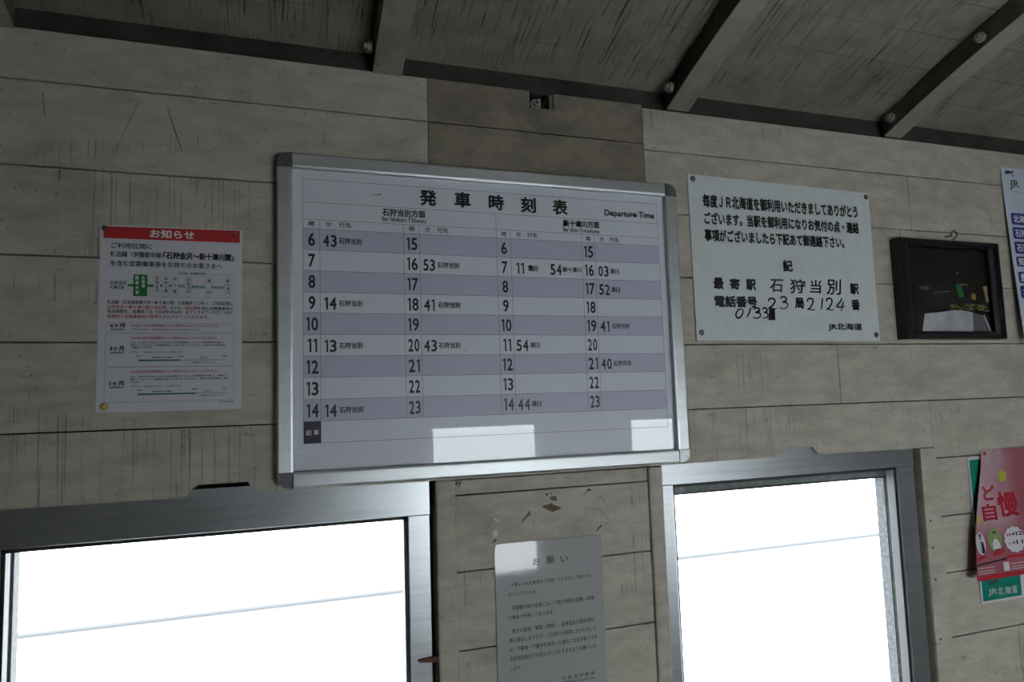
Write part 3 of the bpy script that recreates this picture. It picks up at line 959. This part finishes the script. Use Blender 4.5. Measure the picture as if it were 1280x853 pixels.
rail('frame_rail', rail_prof(BX1, BX1-FW, -1), False, BZ0+CC, BZ1-CC)
for cx, cz, sx, sz in ((BX0, BZ1, 1, -1), (BX1, BZ1, -1, -1), (BX0, BZ0, 1, 1), (BX1, BZ0, -1, 1)):
    R_ = 0.021
    n = 8
    outl = [(cx+sx*CC, cz)]
    outl += [(cx+sx*(R_-R_*math.sin(math.pi/2*k/n)), cz+sz*(R_-R_*math.cos(math.pi/2*k/n))) for k in range(n+1)]
    outl += [(cx, cz+sz*CC), (cx+sx*CC, cz+sz*CC)]
    inn = []
    mx, mz = cx+sx*CC*0.55, cz+sz*CC*0.55
    for x, z in outl: inn.append((x+(mx-x)*0.10, z+(mz-z)*0.10))
    m = MB()
    k = len(outl)
    vs = [(x, -0.001, z) for x, z in outl]+[(x, -0.0175, z) for x, z in outl]+[(x, -0.0205, z) for x, z in inn]
    fs = [tuple(range(k)), tuple(range(3*k-1, 2*k-1, -1))]
    for j in range(2):
        fs += [(j*k+i, (j+1)*k+i, (j+1)*k+(i+1) % k, j*k+(i+1) % k) for i in range(k)]
    m.add(vs, fs)
    m.build('corner_cap', M['cap'], bd)

GX = [0.0462, 0.0740, 0.2177, 0.2465, 0.3912, 0.4190, 0.5645, 0.5921, 0.7353]
GZ_ = [0.3956, 0.3553, 0.3253, 0.3089, 0.2725, 0.2365, 0.1997, 0.1642, 0.1275, 0.0912, 0.0552, 0.0185, -0.0179, -0.0541]
def gz(i): return GZ_[i]
m = flat_mb()
for i in (0, 2, 4, 6, 8):
    m.rect(GX[0], GX[-1], GZ_[4+i], GZ_[3+i], PY-0.0004)
m.build('shaded_rows', M['band'], bd)
m = flat_mb()
LW = 0.0007
yl = PY-0.0007
for i, z in enumerate(GZ_):
    m.rect(GX[0], GX[-1], z-LW/2, z+LW/2, yl)
for i, x in enumerate(GX):
    top = {0: 0, 8: 0, 4: 1}.get(i, 2)
    bot = {0: 13, 8: 13}.get(i, 12)
    m.rect(x-LW/2, x+LW/2, GZ_[bot], GZ_[top], yl)
m.build('printed_grid', M['line'], bd)
yt = PY-0.0009
m = flat_mb()
for s, a, b_, z, h in TEXT['TITLE']: text(m, s, a, b_, z, h, yt, 0.032)
m.build('title_lettering', M['ink'], bd)
m = flat_mb()
for s, a, b_, z, h in TEXT['HEAD']: text(m, s, a, b_, z, h, yt, 0.020)
for s, a, b_, z, h in TEXT['HEADBOLD']: text(m, s, a, b_, z, h, yt, 0.034)
m.build('heading_lettering', M['ink'], bd)
for ci, base in ((0, 6), (2, 15), (4, 6), (6, 15)):
    m = flat_mb()
    for k in range(9):
        s = str(base+k)
        zc = (GZ_[3+k]+GZ_[4+k])/2-0.0004
        wd = (0.0112 if len(s) == 1 else (0.0158 if s == '11' else 0.0196))
        cx = (GX[ci]+GX[ci+1])/2+0.0004
        numerals(m, s, cx-wd/2, cx+wd/2, zc, 0.0228, yt, 0.022)
    m.build('hour_numerals', M['ink'], bd)
DEPS = [('A0', '43', 0.0796, 0.1022), ('A0', '石狩当別', 0.1054, 0.1448), ('B1', '53', 0.2521, 0.2737), ('B1', '石狩当別', 0.2777, 0.3181), ('C1', '11', 0.428, 0.4438), ('C1', '浦臼', 0.4516, 0.4713), ('C1', '54', 0.4971, 0.5201), ('C1', '新十津川', 0.5227, 0.5618),
        ('D1', '03', 0.598, 0.6202), ('D1', '浦臼', 0.6228, 0.6426), ('D2', '52', 0.598, 0.6209), ('D2', '浦臼', 0.6233, 0.6432), ('A3', '14', 0.0808, 0.1006), ('A3', '石狩当別', 0.1046, 0.1444), ('B3', '41', 0.2521, 0.2712), ('B3', '石狩当別', 0.2775, 0.3183),
        ('D4', '41', 0.5972, 0.6165), ('D4', '石狩月形', 0.6217, 0.6609), ('A5', '13', 0.0803, 0.1004), ('A5', '石狩当別', 0.1045, 0.1439), ('B5', '43', 0.2507, 0.2738), ('B5', '石狩当別', 0.277, 0.3168), ('C5', '54', 0.4236, 0.4473), ('C5', '浦臼', 0.45, 0.4699),
        ('D6', '40', 0.5955, 0.6181), ('D6', '石狩月形', 0.6217, 0.6612), ('A8', '14', 0.0802, 0.0997), ('A8', '石狩当別', 0.1036, 0.1434), ('C8', '44', 0.4229, 0.4466), ('C8', '浦臼', 0.4491, 0.4691)]
for k, s, a, b_ in DEPS:
    if s.isdigit(): m = flat_mb()
    i = int(k[1])
    zc = (GZ_[3+i]+GZ_[4+i])/2
    num = s.isdigit()
    (numerals if num else text)(m, s, a, b_, zc-(0.0014 if num else 0.0006), 0.0212 if num else 0.0106, yt, 0.022 if num else 0.03)
    if not num: m.build('departure_entry', M['ink'], bd)
m = flat_mb()
m.rect(GX[0], GX[1], GZ_[13], GZ_[12], PY-0.0008)
fb = m.build('remarks_box', M['purple'], bd)
m = flat_mb()
text(m, '記', 0.0498, 0.0585, -0.0362, 0.0088, PY-0.0011, 0.012)
text(m, '事', 0.0618, 0.0705, -0.0362, 0.0088, PY-0.0011, 0.012)
tag(m.build('remarks_lettering', M['whiteink'], fb), label='white lettering on the dark box')
m = flat_mb()
m.flat([(0.0339, -0.0653), (0.0473, -0.0631), (0.0488, -0.0706), (0.0425, -0.0698)], PY-0.0006)
m.build('painted_reflection', M['whiteink'], bd)  # small white reflection painted onto the panel
m = flat_mb()
m.line([(0.1585, 0.3735), (0.168, 0.376), (0.180, 0.377)], 0.0016, PY-0.0006, taper=lambda t: 0.3+t*0.9)
for x, z in ((0.3235, 0.118), (0.324, 0.098), (0.322, 0.054), (0.306, -0.034), (0.26, 0.245), (0.31, 0.213)):
    m.ell(x, z, 0.0012, 0.001, PY-0.0006, n=7)
m.build('scuff_marks', M['line'], bd)

# ------------------------------------------------------------------ enamel request sign
sg = root('notice_sign', 1.059, 0, 0.116)
tag(sg, 'white enamel sign with black Japanese text and handwriting, screwed right of the whiteboard', 'sign')
m = MB()
m.prism([(0.8167, 0.1175), (1.3018, 0.1154), (1.3018, 0.4605), (0.8164, 0.4684)], -0.0030, -0.0004)
m.build('plate', M['sign'], sg, bevel=0.0008)
SG = TEXT['SIGN']
for part in (SG[0:1], SG[1:2], SG[2:3], SG[3:4], SG[4:7], SG[7:8], SG[8:9], SG[9:10], SG[10:]):
    m = flat_mb()
    for s, a, b_, z, h in part: text(m, s, a, b_, z, h, -0.0034, 0.046)
    m.build('text_line', M['ink'], sg)
m = flat_mb()
for s, a, b_, z, h in TEXT['SIGNTHIN']: text(m, s, a, b_, z, h, -0.0034, 0.034)
m.build('signature_line', M['ink'], sg)
STROKES = {
    '2': [[(0.02, 0.72), (0.14, 0.92), (0.42, 1.0), (0.72, 0.92), (0.80, 0.74), (0.66, 0.5), (0.36, 0.22), (0.0, 0.03), (0.22, 0.08), (0.52, 0.0), (0.78, 0.0), (1.0, 0.08)]],
    '3': [[(0.12, 0.86), (0.4, 1.0), (0.78, 0.95), (0.90, 0.80), (0.72, 0.64), (0.42, 0.54), (0.78, 0.52), (1.0, 0.34), (0.84, 0.10), (0.45, 0.0), (0.0, 0.06)]],
    '1': [[(1.0, 1.0), (0.6, 0.5), (0.0, 0.0)]],
    '4': [[(0.72, 1.0), (0.40, 0.66), (0.0, 0.36), (0.5, 0.33), (1.0, 0.40)], [(0.86, 0.72), (0.70, 0.36), (0.54, 0.0)]],
    '0': [[(0.62, 1.0), (0.26, 0.80), (0.0, 0.34), (0.14, 0.03), (0.50, 0.05), (0.90, 0.46), (1.0, 0.84), (0.74, 1.0), (0.55, 0.96)]],
}
def smooth_poly(p, n=4):
    out = []
    for i in range(len(p)-1):
        p0, p1, p2, p3 = p[max(0, i-1)], p[i], p[i+1], p[min(len(p)-1, i+2)]
        for k in range(n):
            t = k/n
            out.append(tuple(0.5*((2*p1[j])+(-p0[j]+p2[j])*t+(2*p0[j]-5*p1[j]+4*p2[j]-p3[j])*t*t+(-p0[j]+3*p1[j]-3*p2[j]+p3[j])*t**3) for j in (0, 1)))
    return out+[p[-1]]
m = flat_mb()
for s, a, b_, z, h in TEXT['HAND']: text(m, s, a, b_, z, h, -0.0034, 0.018, shear=0.12)
for s, a, b_, z, h in TEXT['HANDDIGIT']:
    if s == '#':
        m.flat([(a, z-h*0.48), (b_-0.001, z-h*0.5), (b_, z+h*0.46), (a+0.004, z+h*0.5), (a+0.003, z+h*0.1)], -0.0036)
        continue
    for st in STROKES[s]:
        pts = [(a+(b_-a)*u, z-h/2+h*v) for u, v in smooth_poly(st)]
        m.line(pts, 0.0034, -0.0034, taper=lambda t: 0.75+0.4*math.sin(3.0*t+0.6))
tag(m.build('handwriting', M['ink'], sg), label='handwritten brush-pen characters')
for x, z in ((0.8293, 0.4582), (1.2936, 0.4504), (1.2916, 0.1300), (0.8293, 0.1341)):
    m = MB()
    m.dome((x, -0.0030, z), 0.0062, 0.0026, 18, 4)
    s_ = m.build('screw', M['screw'], sg, smooth=True)

# ------------------------------------------------------------------ A4 pass notice with red banner
po = root('notice_poster', -0.153, 0, 0.0065)
tag(po, 'white paper notice with a red banner heading, left of the whiteboard', 'poster')
PYF = -0.0014
m = MB()
m.prism([(-0.2578, 0.0072), (-0.05, 0.0065), (-0.0497, 0.302), (-0.2565, 0.3008)], PYF, -0.0006)
m.build('sheet', M['paper'], po)
m = flat_mb()
m.flat([(-0.2520, 0.2794), (-0.0536, 0.2806), (-0.0536, 0.3010), (-0.2522, 0.2984)], PYF-0.0003)
bn = m.build('banner', M['red'], po)
p1, p2 = PYF-0.0003, PYF-0.0006
m = flat_mb()
for s, a, b_, z, h in TEXT['POSTERWHITE'][:1]: text(m, s, a, b_, z, h, PYF-0.0008, 0.03)
m.build('banner_lettering', M['whiteink'], bn)
m = flat_mb()
for s, a, b_, z, h in TEXT['POSTERWHITE'][1:]: text(m, s, a, b_, z, h, PYF-0.0008, 0.03)
m.build('station_lettering', M['whiteink'], po)
m = flat_mb()
m.flat(rounded(-0.2095, -0.1896, 0.1885, 0.2229, 0.0015, 3), p2)
m.rect(-0.2172, -0.2095, 0.2036, 0.2072, p2)
m.rect(-0.1896, -0.1810, 0.2036, 0.2072, p2)
for a, b_ in ((-0.1714, -0.1680), (-0.1582, -0.1549)): m.rect(a, b_, 0.2045, 0.2075, p2)
for a, b_, z in ((-0.1452, -0.1352, 0.2058), (-0.1254, -0.1052, 0.2052), (-0.0954, -0.0764, 0.2050)):
    n = max(3, int((b_-a)/0.0034))
    for k in range(n):
        u = a+(b_-a)*k/n
        m.rect(u, u+(b_-a)/n*0.55, z-0.0013, z+0.0013, p2)
    m.line([(a, z+0.0016), (b_, z+0.0016)], 0.0006, p2); m.line([(a, z-0.0016), (b_, z-0.0016)], 0.0006, p2)
for s, a, b_, z, h in TEXT['POSTERGREEN']: text(m, s, a, b_, z, h, p2, 0.015)
m.build('green_print', M['green'], po)
m = flat_mb()
for x in (-0.1762, -0.1631, -0.1500, -0.1303, -0.1003, -0.0715):
    m.line(rounded(x-0.0047, x+0.0047, 0.1888, 0.2228, 0.0046, 5), 0.0006, p1, closed=True)
m.line(rounded(-0.1857, -0.0629, 0.1880, 0.2266, 0.003, 4), 0.0005, p1, closed=True)
for a, b_, c, d in ((-0.2465, -0.0620, 0.1312, 0.1458), (-0.2468, -0.0624, 0.0773, 0.1284), (-0.2468, -0.0622, 0.0222, 0.0762)):
    m.line(rounded(a, b_, c, d, 0.004, 4), 0.0006, p1, closed=True)
for z, xm in ((0.0868, -0.1415), (0.0338, -0.1196)):
    m.rect(xm, -0.0762, z-0.0006, z+0.0006, p1)
    for x in (-0.2003, xm, -0.0762): m.rect(x-0.0005, x+0.0005, z-0.0022, z+0.0022, p1)
m.build('outline_print', M['pilltone'], po)
m = flat_mb()
for z, xm in ((0.0868, -0.1415), (0.0338, -0.1196)): m.rect(-0.2003, xm, z-0.0012, z+0.0012, p2)
m.build('teal_bars', M['teal'], po)
m = flat_mb()
for s, a, b_, z, h in TEXT['POSTER']: text(m, s, a, b_, z, h, p2, 0.022)
for s, a, b_, z, h in TEXT['POSTERBOLD']: text(m, s, a, b_, z, h, p2, 0.045)
m.build('black_lettering', M['ink'], po)
m = flat_mb()
for s, a, b_, z, h in TEXT['POSTERRED']: text(m, s, a, b_, z, h, p2, 0.022)
m.build('red_lettering', M['redtext'], po)
m = flat_mb()
for s, a, b_, z, h in TEXT['POSTERBLUE']: text(m, s, a, b_, z, h, p2, 0.015)
m.build('blue_lettering', M['bluetext'], po)

def push_pin(x, z, mat, label, y=PYF-0.0009, r=0.0048):
    p = root('push_pin', x, y, z)
    tag(p, label, 'push pin', 'push pins holding paper to the wall')
    m = MB()
    m.dome((x, y-0.0012, z), r, 0.0030, 20, 5)
    m.cyl((x, y, z), (0, -1, 0), r, 0.0013, 20)
    m.build('pin_head', M[mat], p, smooth=True)
    m = MB()
    m.cyl((x, 0.004, z), (0, -1, 0), 0.0006, 0.004-y, 8)
    m.build('pin_shaft', M['screw'], p)
push_pin(-0.2505, 0.2950, 'pindark', 'dark green push pin at the top left of the red banner notice', r=0.0042)
push_pin(-0.0612, 0.2938, 'pinbrown', 'brown push pin at the top right of the red banner notice', r=0.0036)
push_pin(-0.2465, 0.0164, 'pinyellow', 'yellow push pin at the bottom left corner of the red banner notice', r=0.0054)

# ------------------------------------------------------------------ laminated request note
nt_ = root('request_note', 0.478, 0, -0.545)
tag(nt_, 'laminated paper request note fixed to the wall between the two windows', 'notice')
m = MB()
nx, nz = 14, 20
vs = []
def note_y(x, z):
    u = (x-0.3726)/0.2114
    v = (-0.2476-z)/0.297
    return 0.0010-0.0002*math.sin(u*3.0)*math.sin(v*3)
for j in range(nz+1):
    for i in range(nx+1):
        x = 0.3726+0.2114*i/nx
        z = -0.2490-0.297*j/nz-0.0020*(i/nx)
        if i == 0 and j == 0: x += 0.002; z -= 0.0015
        vs.append((x, note_y(x, z), z))
fs = [(j*(nx+1)+i, j*(nx+1)+i+1, (j+1)*(nx+1)+i+1, (j+1)*(nx+1)+i) for j in range(nz) for i in range(nx)]
m.add(vs, fs)
sh = m.build('laminated_sheet', M['laminate'], nt_, smooth=True)
so = sh.modifiers.new('thickness', 'SOLIDIFY'); so.thickness = 0.0006; so.offset = 0
es = sh.modifiers.new('rim', 'EDGE_SPLIT'); es.split_angle = 0.6
NT = TEXT['NOTE']
for nm, part in (('title_lettering', NT[0:3]), ('paragraph', NT[3:5]), ('paragraph', NT[5:7]), ('paragraph', NT[7:12]), ('signature_lettering', NT[12:])):
    m = flat_mb()
    for s, a, b_, z, h in part: text(m, s, a, b_, z, h, 0, 0.008, yfun=lambda x, z: note_y(x, z)-0.0008)
    m.build(nm, M['ink'], nt_)

# ------------------------------------------------------------------ small framed picture
pf = root('picture_frame', 1.5135, 0, 0.118)
tag(pf, 'small black-framed night photograph hanging on a hook right of the enamel sign', 'picture')
m = MB()
fx0, fx1, fz0, fz1 = 1.3560, 1.6700, 0.1185, 0.3525
gx0, gx1, gz0, gz1 = 1.3870, 1.6440, 0.1370, 0.3380
for k, (o0, o1, y0_, y1_) in enumerate(((0, 1, -0.001, -0.032),)):
    pass
rings = []
for t, y in ((0, -0.001), (0, -0.029), (0.10, -0.032), (0.45, -0.032), (0.60, -0.026), (1.0, -0.022), (1.0, -0.012)):
    rings.append([(fx0+(gx0-fx0)*t, y, fz0+(gz0-fz0)*t), (fx1+(gx1-fx1)*t, y, fz0+(gz0-fz0)*t), (fx1+(gx1-fx1)*t, y, fz1+(gz1-fz1)*t), (fx0+(gx0-fx0)*t, y, fz1+(gz1-fz1)*t)])
vs = [v for r in rings for v in r]
fs = []
for k in range(len(rings)-1):
    for j in range(4): fs.append((4*k+j, 4*k+(j+1) % 4, 4*k+4+(j+1) % 4, 4*k+4+j))
fs.append((3, 2, 1, 0))
m.add(vs, fs)
m.build('moulding', M['blackframe'], pf)
m = flat_mb()
yp = -0.0125
m.rect(gx0, gx1, gz0, gz1, yp, 0)
e = yp-0.0004
m.flat([(1.4205, 0.1375), (1.583, 0.1375), (1.5864, 0.1838), (1.5525, 0.1888), (1.5259, 0.1884), (1.4800, 0.1830), (1.4320, 0.1790)], e, 1)
m.flat([(1.5835, 0.1375), (1.6320, 0.1375), (1.6200, 0.1770), (1.5875, 0.1830)], e, 2)
m.line([(1.6225, 0.1765), (1.6390, 0.1385)], 0.005, yp-0.0005, 1)
m.flat([(1.623, 0.1875), (1.640, 0.1905), (1.643, 0.1870)], e, 1)
m.flat([(1.5380, 0.2517), (1.5560, 0.2520), (1.5640, 0.2215), (1.5450, 0.2190)], e, 3)
m.flat([(1.5500, 0.2530), (1.5780, 0.2530), (1.5800, 0.2490), (1.5500, 0.2480)], e, 5)
m.ell(1.5937, 0.2221, 0.0085, 0.0085, e, 4)
m.flat([(1.6270, 0.2480), (1.6410, 0.2485), (1.6400, 0.2300), (1.6430, 0.2090), (1.6340, 0.2090)], e, 5)
m.line([(1.5470, 0.2781), (1.5455, 0.2510)], 0.0012, e, 2)
m.ell(1.5475, 0.2795, 0.0030, 0.0032, e, 6)
for k in range(40):
    x, z = random.uniform(1.51, 1.632), random.uniform(0.190, 0.204)
    m.ell(x, z, random.uniform(0.003, 0.010), random.uniform(0.0008, 0.002), e-0.0001*(k % 3), 4, 8)
for k in range(9):
    x = 1.4630+k*0.0065
    m.rect(x, x+0.004, 0.2270+k*0.0007, 0.2300+k*0.0007, e, 6)
m.ell(1.437, 0.2400, 0.016, 0.005, e, 2)
m.build('photo_print', [M['night'], M['nightwhite'], M['nightgrey'], M['nightgreen'], M['nightyellow'], M['nightorange'], M['nightmoon']], pf)
MB().box(gx0-0.001, gx1+0.001, -0.0190, -0.0170, gz0-0.001, gz1+0.001).build('glass', M['picglass'], pf)
m = MB()
m.tube([(1.5505+0.0042*math.sin(a), -0.0085, 0.3560+0.0085*math.cos(a)) for a in [math.radians(-150+300*k/16) for k in range(17)]], 0.0007, 8)
tag(m.build('hanging_loop', M['steel'], pf, smooth=True), label='thin wire loop on the top edge')

hk = root('screw_hook', 1.5500, 0, 0.370)
tag(hk, 'small dark ring hook screwed into the wall, carrying the framed picture', 'hook')
m = MB()
m.tube([(1.5530+0.0090*math.cos(a), -0.0090, 0.3745+0.0090*math.sin(a)) for a in [math.radians(215-310*k/22) for k in range(23)]], 0.0013, 8)
m.build('ring', M['steel'], hk, smooth=True)
m = MB()
m.tube([(1.5340, 0.004, 0.3690), (1.5340, -0.006, 0.3690), (1.5360, -0.0085, 0.3690), (1.5457, -0.0090, 0.3693)], 0.0013, 8)
m.build('screw_shank', M['steel'], hk, smooth=True)

# ------------------------------------------------------------------ network poster at the right edge
jp = root('line_poster', 1.90, 0, 0.110)
tag(jp, 'white poster with a green JR logo and blue name boxes, cut by the right edge', 'poster')
JX0, JX1, JZ0, JZ1 = 1.7435, 2.0600, 0.1150, 0.5605
def jr_y(x, z):
    u = (JZ1-z)/(JZ1-JZ0)
    return -0.0016-0.018*u**1.2
m = MB()
n = 18
vs = []
for k in range(n+1):
    z = JZ1+(JZ0-JZ1)*k/n
    for x in (JX0, JX1): vs.append((x, jr_y(x, z), z))
m.add(vs, [(2*k, 2*k+1, 2*k+3, 2*k+2) for k in range(n)])
sh = m.build('sheet', M['jrpaper'], jp, smooth=True)
so = sh.modifiers.new('thickness', 'SOLIDIFY'); so.thickness = 0.0005; so.offset = 0
es = sh.modifiers.new('rim', 'EDGE_SPLIT'); es.split_angle = 0.6
def jr_back(z): return 1/(1+0)        # boxes keep the sheet's own coordinates
m = flat_mb()
T_ = TEXT['JR'][0]
text(m, 'JR', 1.7690, 1.8035, 0.5160, 0.0265, 0, 0.03, yfun=lambda x, z: jr_y(x, z)-0.0006)
text(m, 'JR北海道', 1.7770, 1.8030, 0.4975, 0.0040, 0, 0.01, yfun=lambda x, z: jr_y(x, z)-0.0006)
m.build('logo_print', M['green'], jp)
m = flat_mb()
def skewbox(z0, z1, x0):
    pts = rounded(x0, 2.02, z0, z1, 0.005, 4)
    m.add([(x, jr_y(x, z)-0.0005, z) for x, z in pts], [tuple(range(len(pts)))])
JB = [(0.4105, 0.4410, 1.7585), (0.3735, 0.4040, 1.7575), (0.3355, 0.3665, 1.7565), (0.3020, 0.3280, 1.7555), (0.2600, 0.2890, 1.7545), (0.2215, 0.2525, 1.7545)]
for z0, z1, x0 in JB: skewbox(z0, z1, x0)
m.build('name_boxes', M['navy'], jp)
m = flat_mb()
JN = ['北海道医療大学', '石狩金沢', '石狩当別', '別狩', '別苅', '本中小屋']
for (z0, z1, x0), s in zip(JB, ['北海道医療大学', '石狩金沢', '石狩当別', '知来乙', '豊ヶ岡', '本中小屋']):
    text(m, s, x0+0.0065, x0+0.0065+0.021*len(s), (z0+z1)/2, 0.0205, 0, 0.03, yfun=lambda x, z: jr_y(x, z)-0.0010)
m.build('name_lettering', M['whiteink'], jp)
m = flat_mb()
pts = [(1.7555, 0.5460), (1.7610, 0.5515), (1.7720, 0.5530), (1.7795, 0.5510), (1.7880, 0.5540), (1.7870, 0.5480), (1.7790, 0.5460), (1.7700, 0.5440), (1.7620, 0.5430)]
m.add([(x, jr_y(x, z)-0.0006, z) for x, z in pts], [tuple(range(len(pts)))])
m.ell(1.7845, 0.5405, 0.0045, 0.0048, jr_y(1.78, 0.5405)-0.0007, 1, 14)
m.build('emblem_print', [M['navydark'], M['pilltone']], jp)

# ------------------------------------------------------------------ green and pink posters on the right
tp = root('green_poster', 1.62, 0, -0.495)
tag(tp, 'teal green poster half hidden behind the pink poster, right of the right window', 'poster')
m = MB()
m.prism([(1.5470, -0.4955), (1.7090, -0.4955), (1.7050, -0.1590), (1.5433, -0.1610)], 0.0016, 0.0028)
m.build('white_border', M['paper'], tp)
m = flat_mb()
m.flat([(1.5520, -0.4905), (1.6790, -0.4905), (1.6790, -0.1640), (1.5480, -0.1660)], 0.0012)
m.build('green_print', M['tealposter'], tp)
m = flat_mb()
for s, a, b_, z, h in TEXT['TEAL']: text(m, s, a, b_, z, h, 0.0008, 0.035)
m.build('pale_lettering', M['tealtext'], tp)
m = flat_mb()
for s, a, b_, z, h in TEXT['TEALDARK']: text(m, s, a, b_, z, h, 0.0008, 0.02)
m.build('dark_lettering', M['pinkdark'], tp)

pk = root('pink_poster', 1.62, 0, -0.434)
tag(pk, 'creased pink poster with red lettering hanging over the green poster', 'poster')
PT, PB = -0.1440, -0.4340
EDGE = [(0, 1.5820), (0.10, 1.5765), (0.225, 1.5656), (0.40, 1.5474), (0.58, 1.5290), (0.80, 1.5140), (1.0, 1.5050)]
def pink_left(u):
    for (a, p), (b, q) in zip(EDGE, EDGE[1:]):
        if u <= b+1e-9: return p+(q-p)*(u-a)/(b-a)
    return EDGE[-1][1]
def pink_y(x, z):
    u = max(0.0, min(1.0, (PT-z)/(PT-PB)))
    fold = 0.0045*math.sin((x-1.575+0.075*u)*150/(1+0.9*u))*max(0.0, 1-u*1.9)*max(0, 1-abs(x-1.60)/0.055)
    return -0.0060-0.016*u**0.8+fold+0.003*math.sin(u*5)
m = MB()
nx, nz = 44, 30
vs = []
for j in range(nz+1):
    u = j/nz
    z = PT+(PB-PT)*u
    xl = pink_left(u)
    for i in range(nx+1):
        x = xl+(1.8000-xl)*i/nx
        vs.append((x, pink_y(x, z), z))
m.add(vs, [(j*(nx+1)+i, j*(nx+1)+i+1, (j+1)*(nx+1)+i+1, (j+1)*(nx+1)+i) for j in range(nz) for i in range(nx)])
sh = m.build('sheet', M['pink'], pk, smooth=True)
so = sh.modifiers.new('thickness', 'SOLIDIFY'); so.thickness = 0.0005; so.offset = 0
es = sh.modifiers.new('rim', 'EDGE_SPLIT'); es.split_angle = 0.6
def bend(mb, d):
    mb.v = [(x, pink_y(x, z-ZO)-d, z) for x, y, z in mb.v]
    return mb
def strip(mb, pts, w, mi=0, n=12):
    for (xa, za), (xb, zb_) in zip(pts, pts[1:]):
        for k in range(n):
            p = [(xa+(xb-xa)*t, za+(zb_-za)*t) for t in (k/n, (k+1)/n)]
            mb.flat([(p[0][0], p[0][1]-w/2), (p[1][0], p[1][1]-w/2), (p[1][0], p[1][1]+w/2), (p[0][0], p[0][1]+w/2)], 0, mi)
m = flat_mb()
m.ell(1.5330, -0.3535, 0.0145, 0.0250, 0, 0, 24)
bend(m, 0.0008).build('white_medallion', M['pinkwhite'], pk)
m = flat_mb()
m.ell(1.6430, -0.3535, 0.0330, 0.0290, 0, 0, 48, fn=lambda i: 1.0+0.035*(1 if i % 4 < 2 else -1))
bend(m, 0.0008).build('date_medallion', M['pinkwhite'], pk)
m = flat_mb()
m.ell(1.5794, -0.3500, 0.0215, 0.0260, 0, 0, 26)
bend(m, 0.0008).build('green_medallion', M['palegreen'], pk)
m = flat_mb()                              # two people printed in the medallions
m.ell(1.5335, -0.3400, 0.0040, 0.0060, 0, 0, 14)
m.ell(1.5800, -0.3395, 0.0055, 0.0075, 0, 0, 14)
m.flat([(1.5230, -0.3740), (1.5315, -0.3750), (1.5335, -0.3465), (1.5260, -0.3490)], 0, 3)
m.flat([(1.5315, -0.3755), (1.5425, -0.3740), (1.5410, -0.3520), (1.5345, -0.3470)], 0, 1)
m.flat([(1.5690, -0.3700), (1.5930, -0.3690), (1.5920, -0.3560), (1.5840, -0.3470), (1.5760, -0.3470), (1.5695, -0.3570)], 0, 2)
m.ell(1.5335, -0.3350, 0.0042, 0.0035, -0.0002, 1, 12)
m.flat([(1.5735, -0.3400), (1.5745, -0.3320), (1.5800, -0.3285), (1.5855, -0.3320), (1.5870, -0.3410), (1.5840, -0.3350), (1.5800, -0.3330), (1.5755, -0.3350)], 0, 1)
m.flat([(1.5720, -0.3720), (1.5900, -0.3712), (1.5895, -0.3690), (1.5725, -0.3695)], 0, 1)
bend(m, 0.0012).build('printed_people', [M['skin'], M['pinkdark'], M['pinkwhite'], M['paleblue']], pk)
m = flat_mb()
m.flat([(1.5120, -0.3930), (1.5370, -0.3860), (1.5420, -0.3770), (1.5135, -0.3830)], 0)
m.flat([(1.5650, -0.3850), (1.6000, -0.3790), (1.6030, -0.3690), (1.5680, -0.3740)], 0)
strip(m, [(1.6080, -0.3895), (1.7600, -0.3905)], 0.0075)
strip(m, [(1.5065, -0.4290), (1.7800, -0.4285)], 0.0100, n=30)
bend(m, 0.0013).build('red_ribbons', M['pinkred'], pk)
m = flat_mb()
for s, a, b_, z, h in TEXT['PINKRED']: text(m, s, a, b_, z, h, 0, 0.03)
bend(m, 0.0013).build('red_lettering', M['pinkred'], pk)
m = flat_mb()
strip(m, [(1.5125, -0.3995), (1.6060, -0.3930)], 0.0040, n=16)
for s, a, b_, z, h in TEXT['PINKDARK']: text(m, s, a, b_, z, h, 0, 0.03)
bend(m, 0.0014).build('dark_print', M['pinkdark'], pk)
m = flat_mb()
for z in (-0.4070, -0.4140, -0.4190):
    strip(m, [(1.5120, z), (1.5640, z)], 0.0012)
    strip(m, [(1.6160, z+0.001), (1.7500, z+0.001)], 0.0012)
m.flat([(1.5930, -0.4200), (1.6110, -0.4200), (1.6110, -0.4005), (1.5930, -0.4005)], 0)
for s, a, b_, z, h in TEXT.get('PINKWHITE', []): text(m, s, a, b_, z, h, 0, 0.01)
bend(m, 0.0011).build('white_print', M['pinkwhite'], pk)
m = flat_mb()
m.ell(1.6370, -0.2080, 0.0125, 0.0140, 0, 0, 22)
m.ell(1.5390, -0.3020, 0.0055, 0.0105, 0, 0, 18)
bend(m, 0.0010).build('yellow_print', M['printyellow'], pk)
for s, a, b_, z, h in TEXT.get('PINKBLUE', []):
    m = flat_mb(); text(m, s, a, b_, z, h, 0, 0.02)
    bend(m, 0.0013).build('blue_print', M['bluetext'], pk)
M['pinpink'] = plain('pink_pin', (0.55, 0.12, 0.16), 0.3)
push_pin(1.5905, -0.1530, 'pinpink', 'shiny pink push pin at the top left of the pink poster', y=pink_y(1.5905, -0.1530)-0.0006, r=0.0042)

# ------------------------------------------------------------------ red-brown wedge beside the left window
m = MB()
m.prism([(0.2308, -0.4305), (0.2345, -0.4283), (0.2520, -0.4270), (0.2664, -0.4262), (0.2664, -0.4372), (0.2500, -0.4350), (0.2345, -0.4330)], -0.0005, 0.0053)
tag(m.build('wooden_wedge', M['rustwedge'], bevel=0.0006), 'small red-brown wedge stuck between the left window frame and its batten', 'wedge')
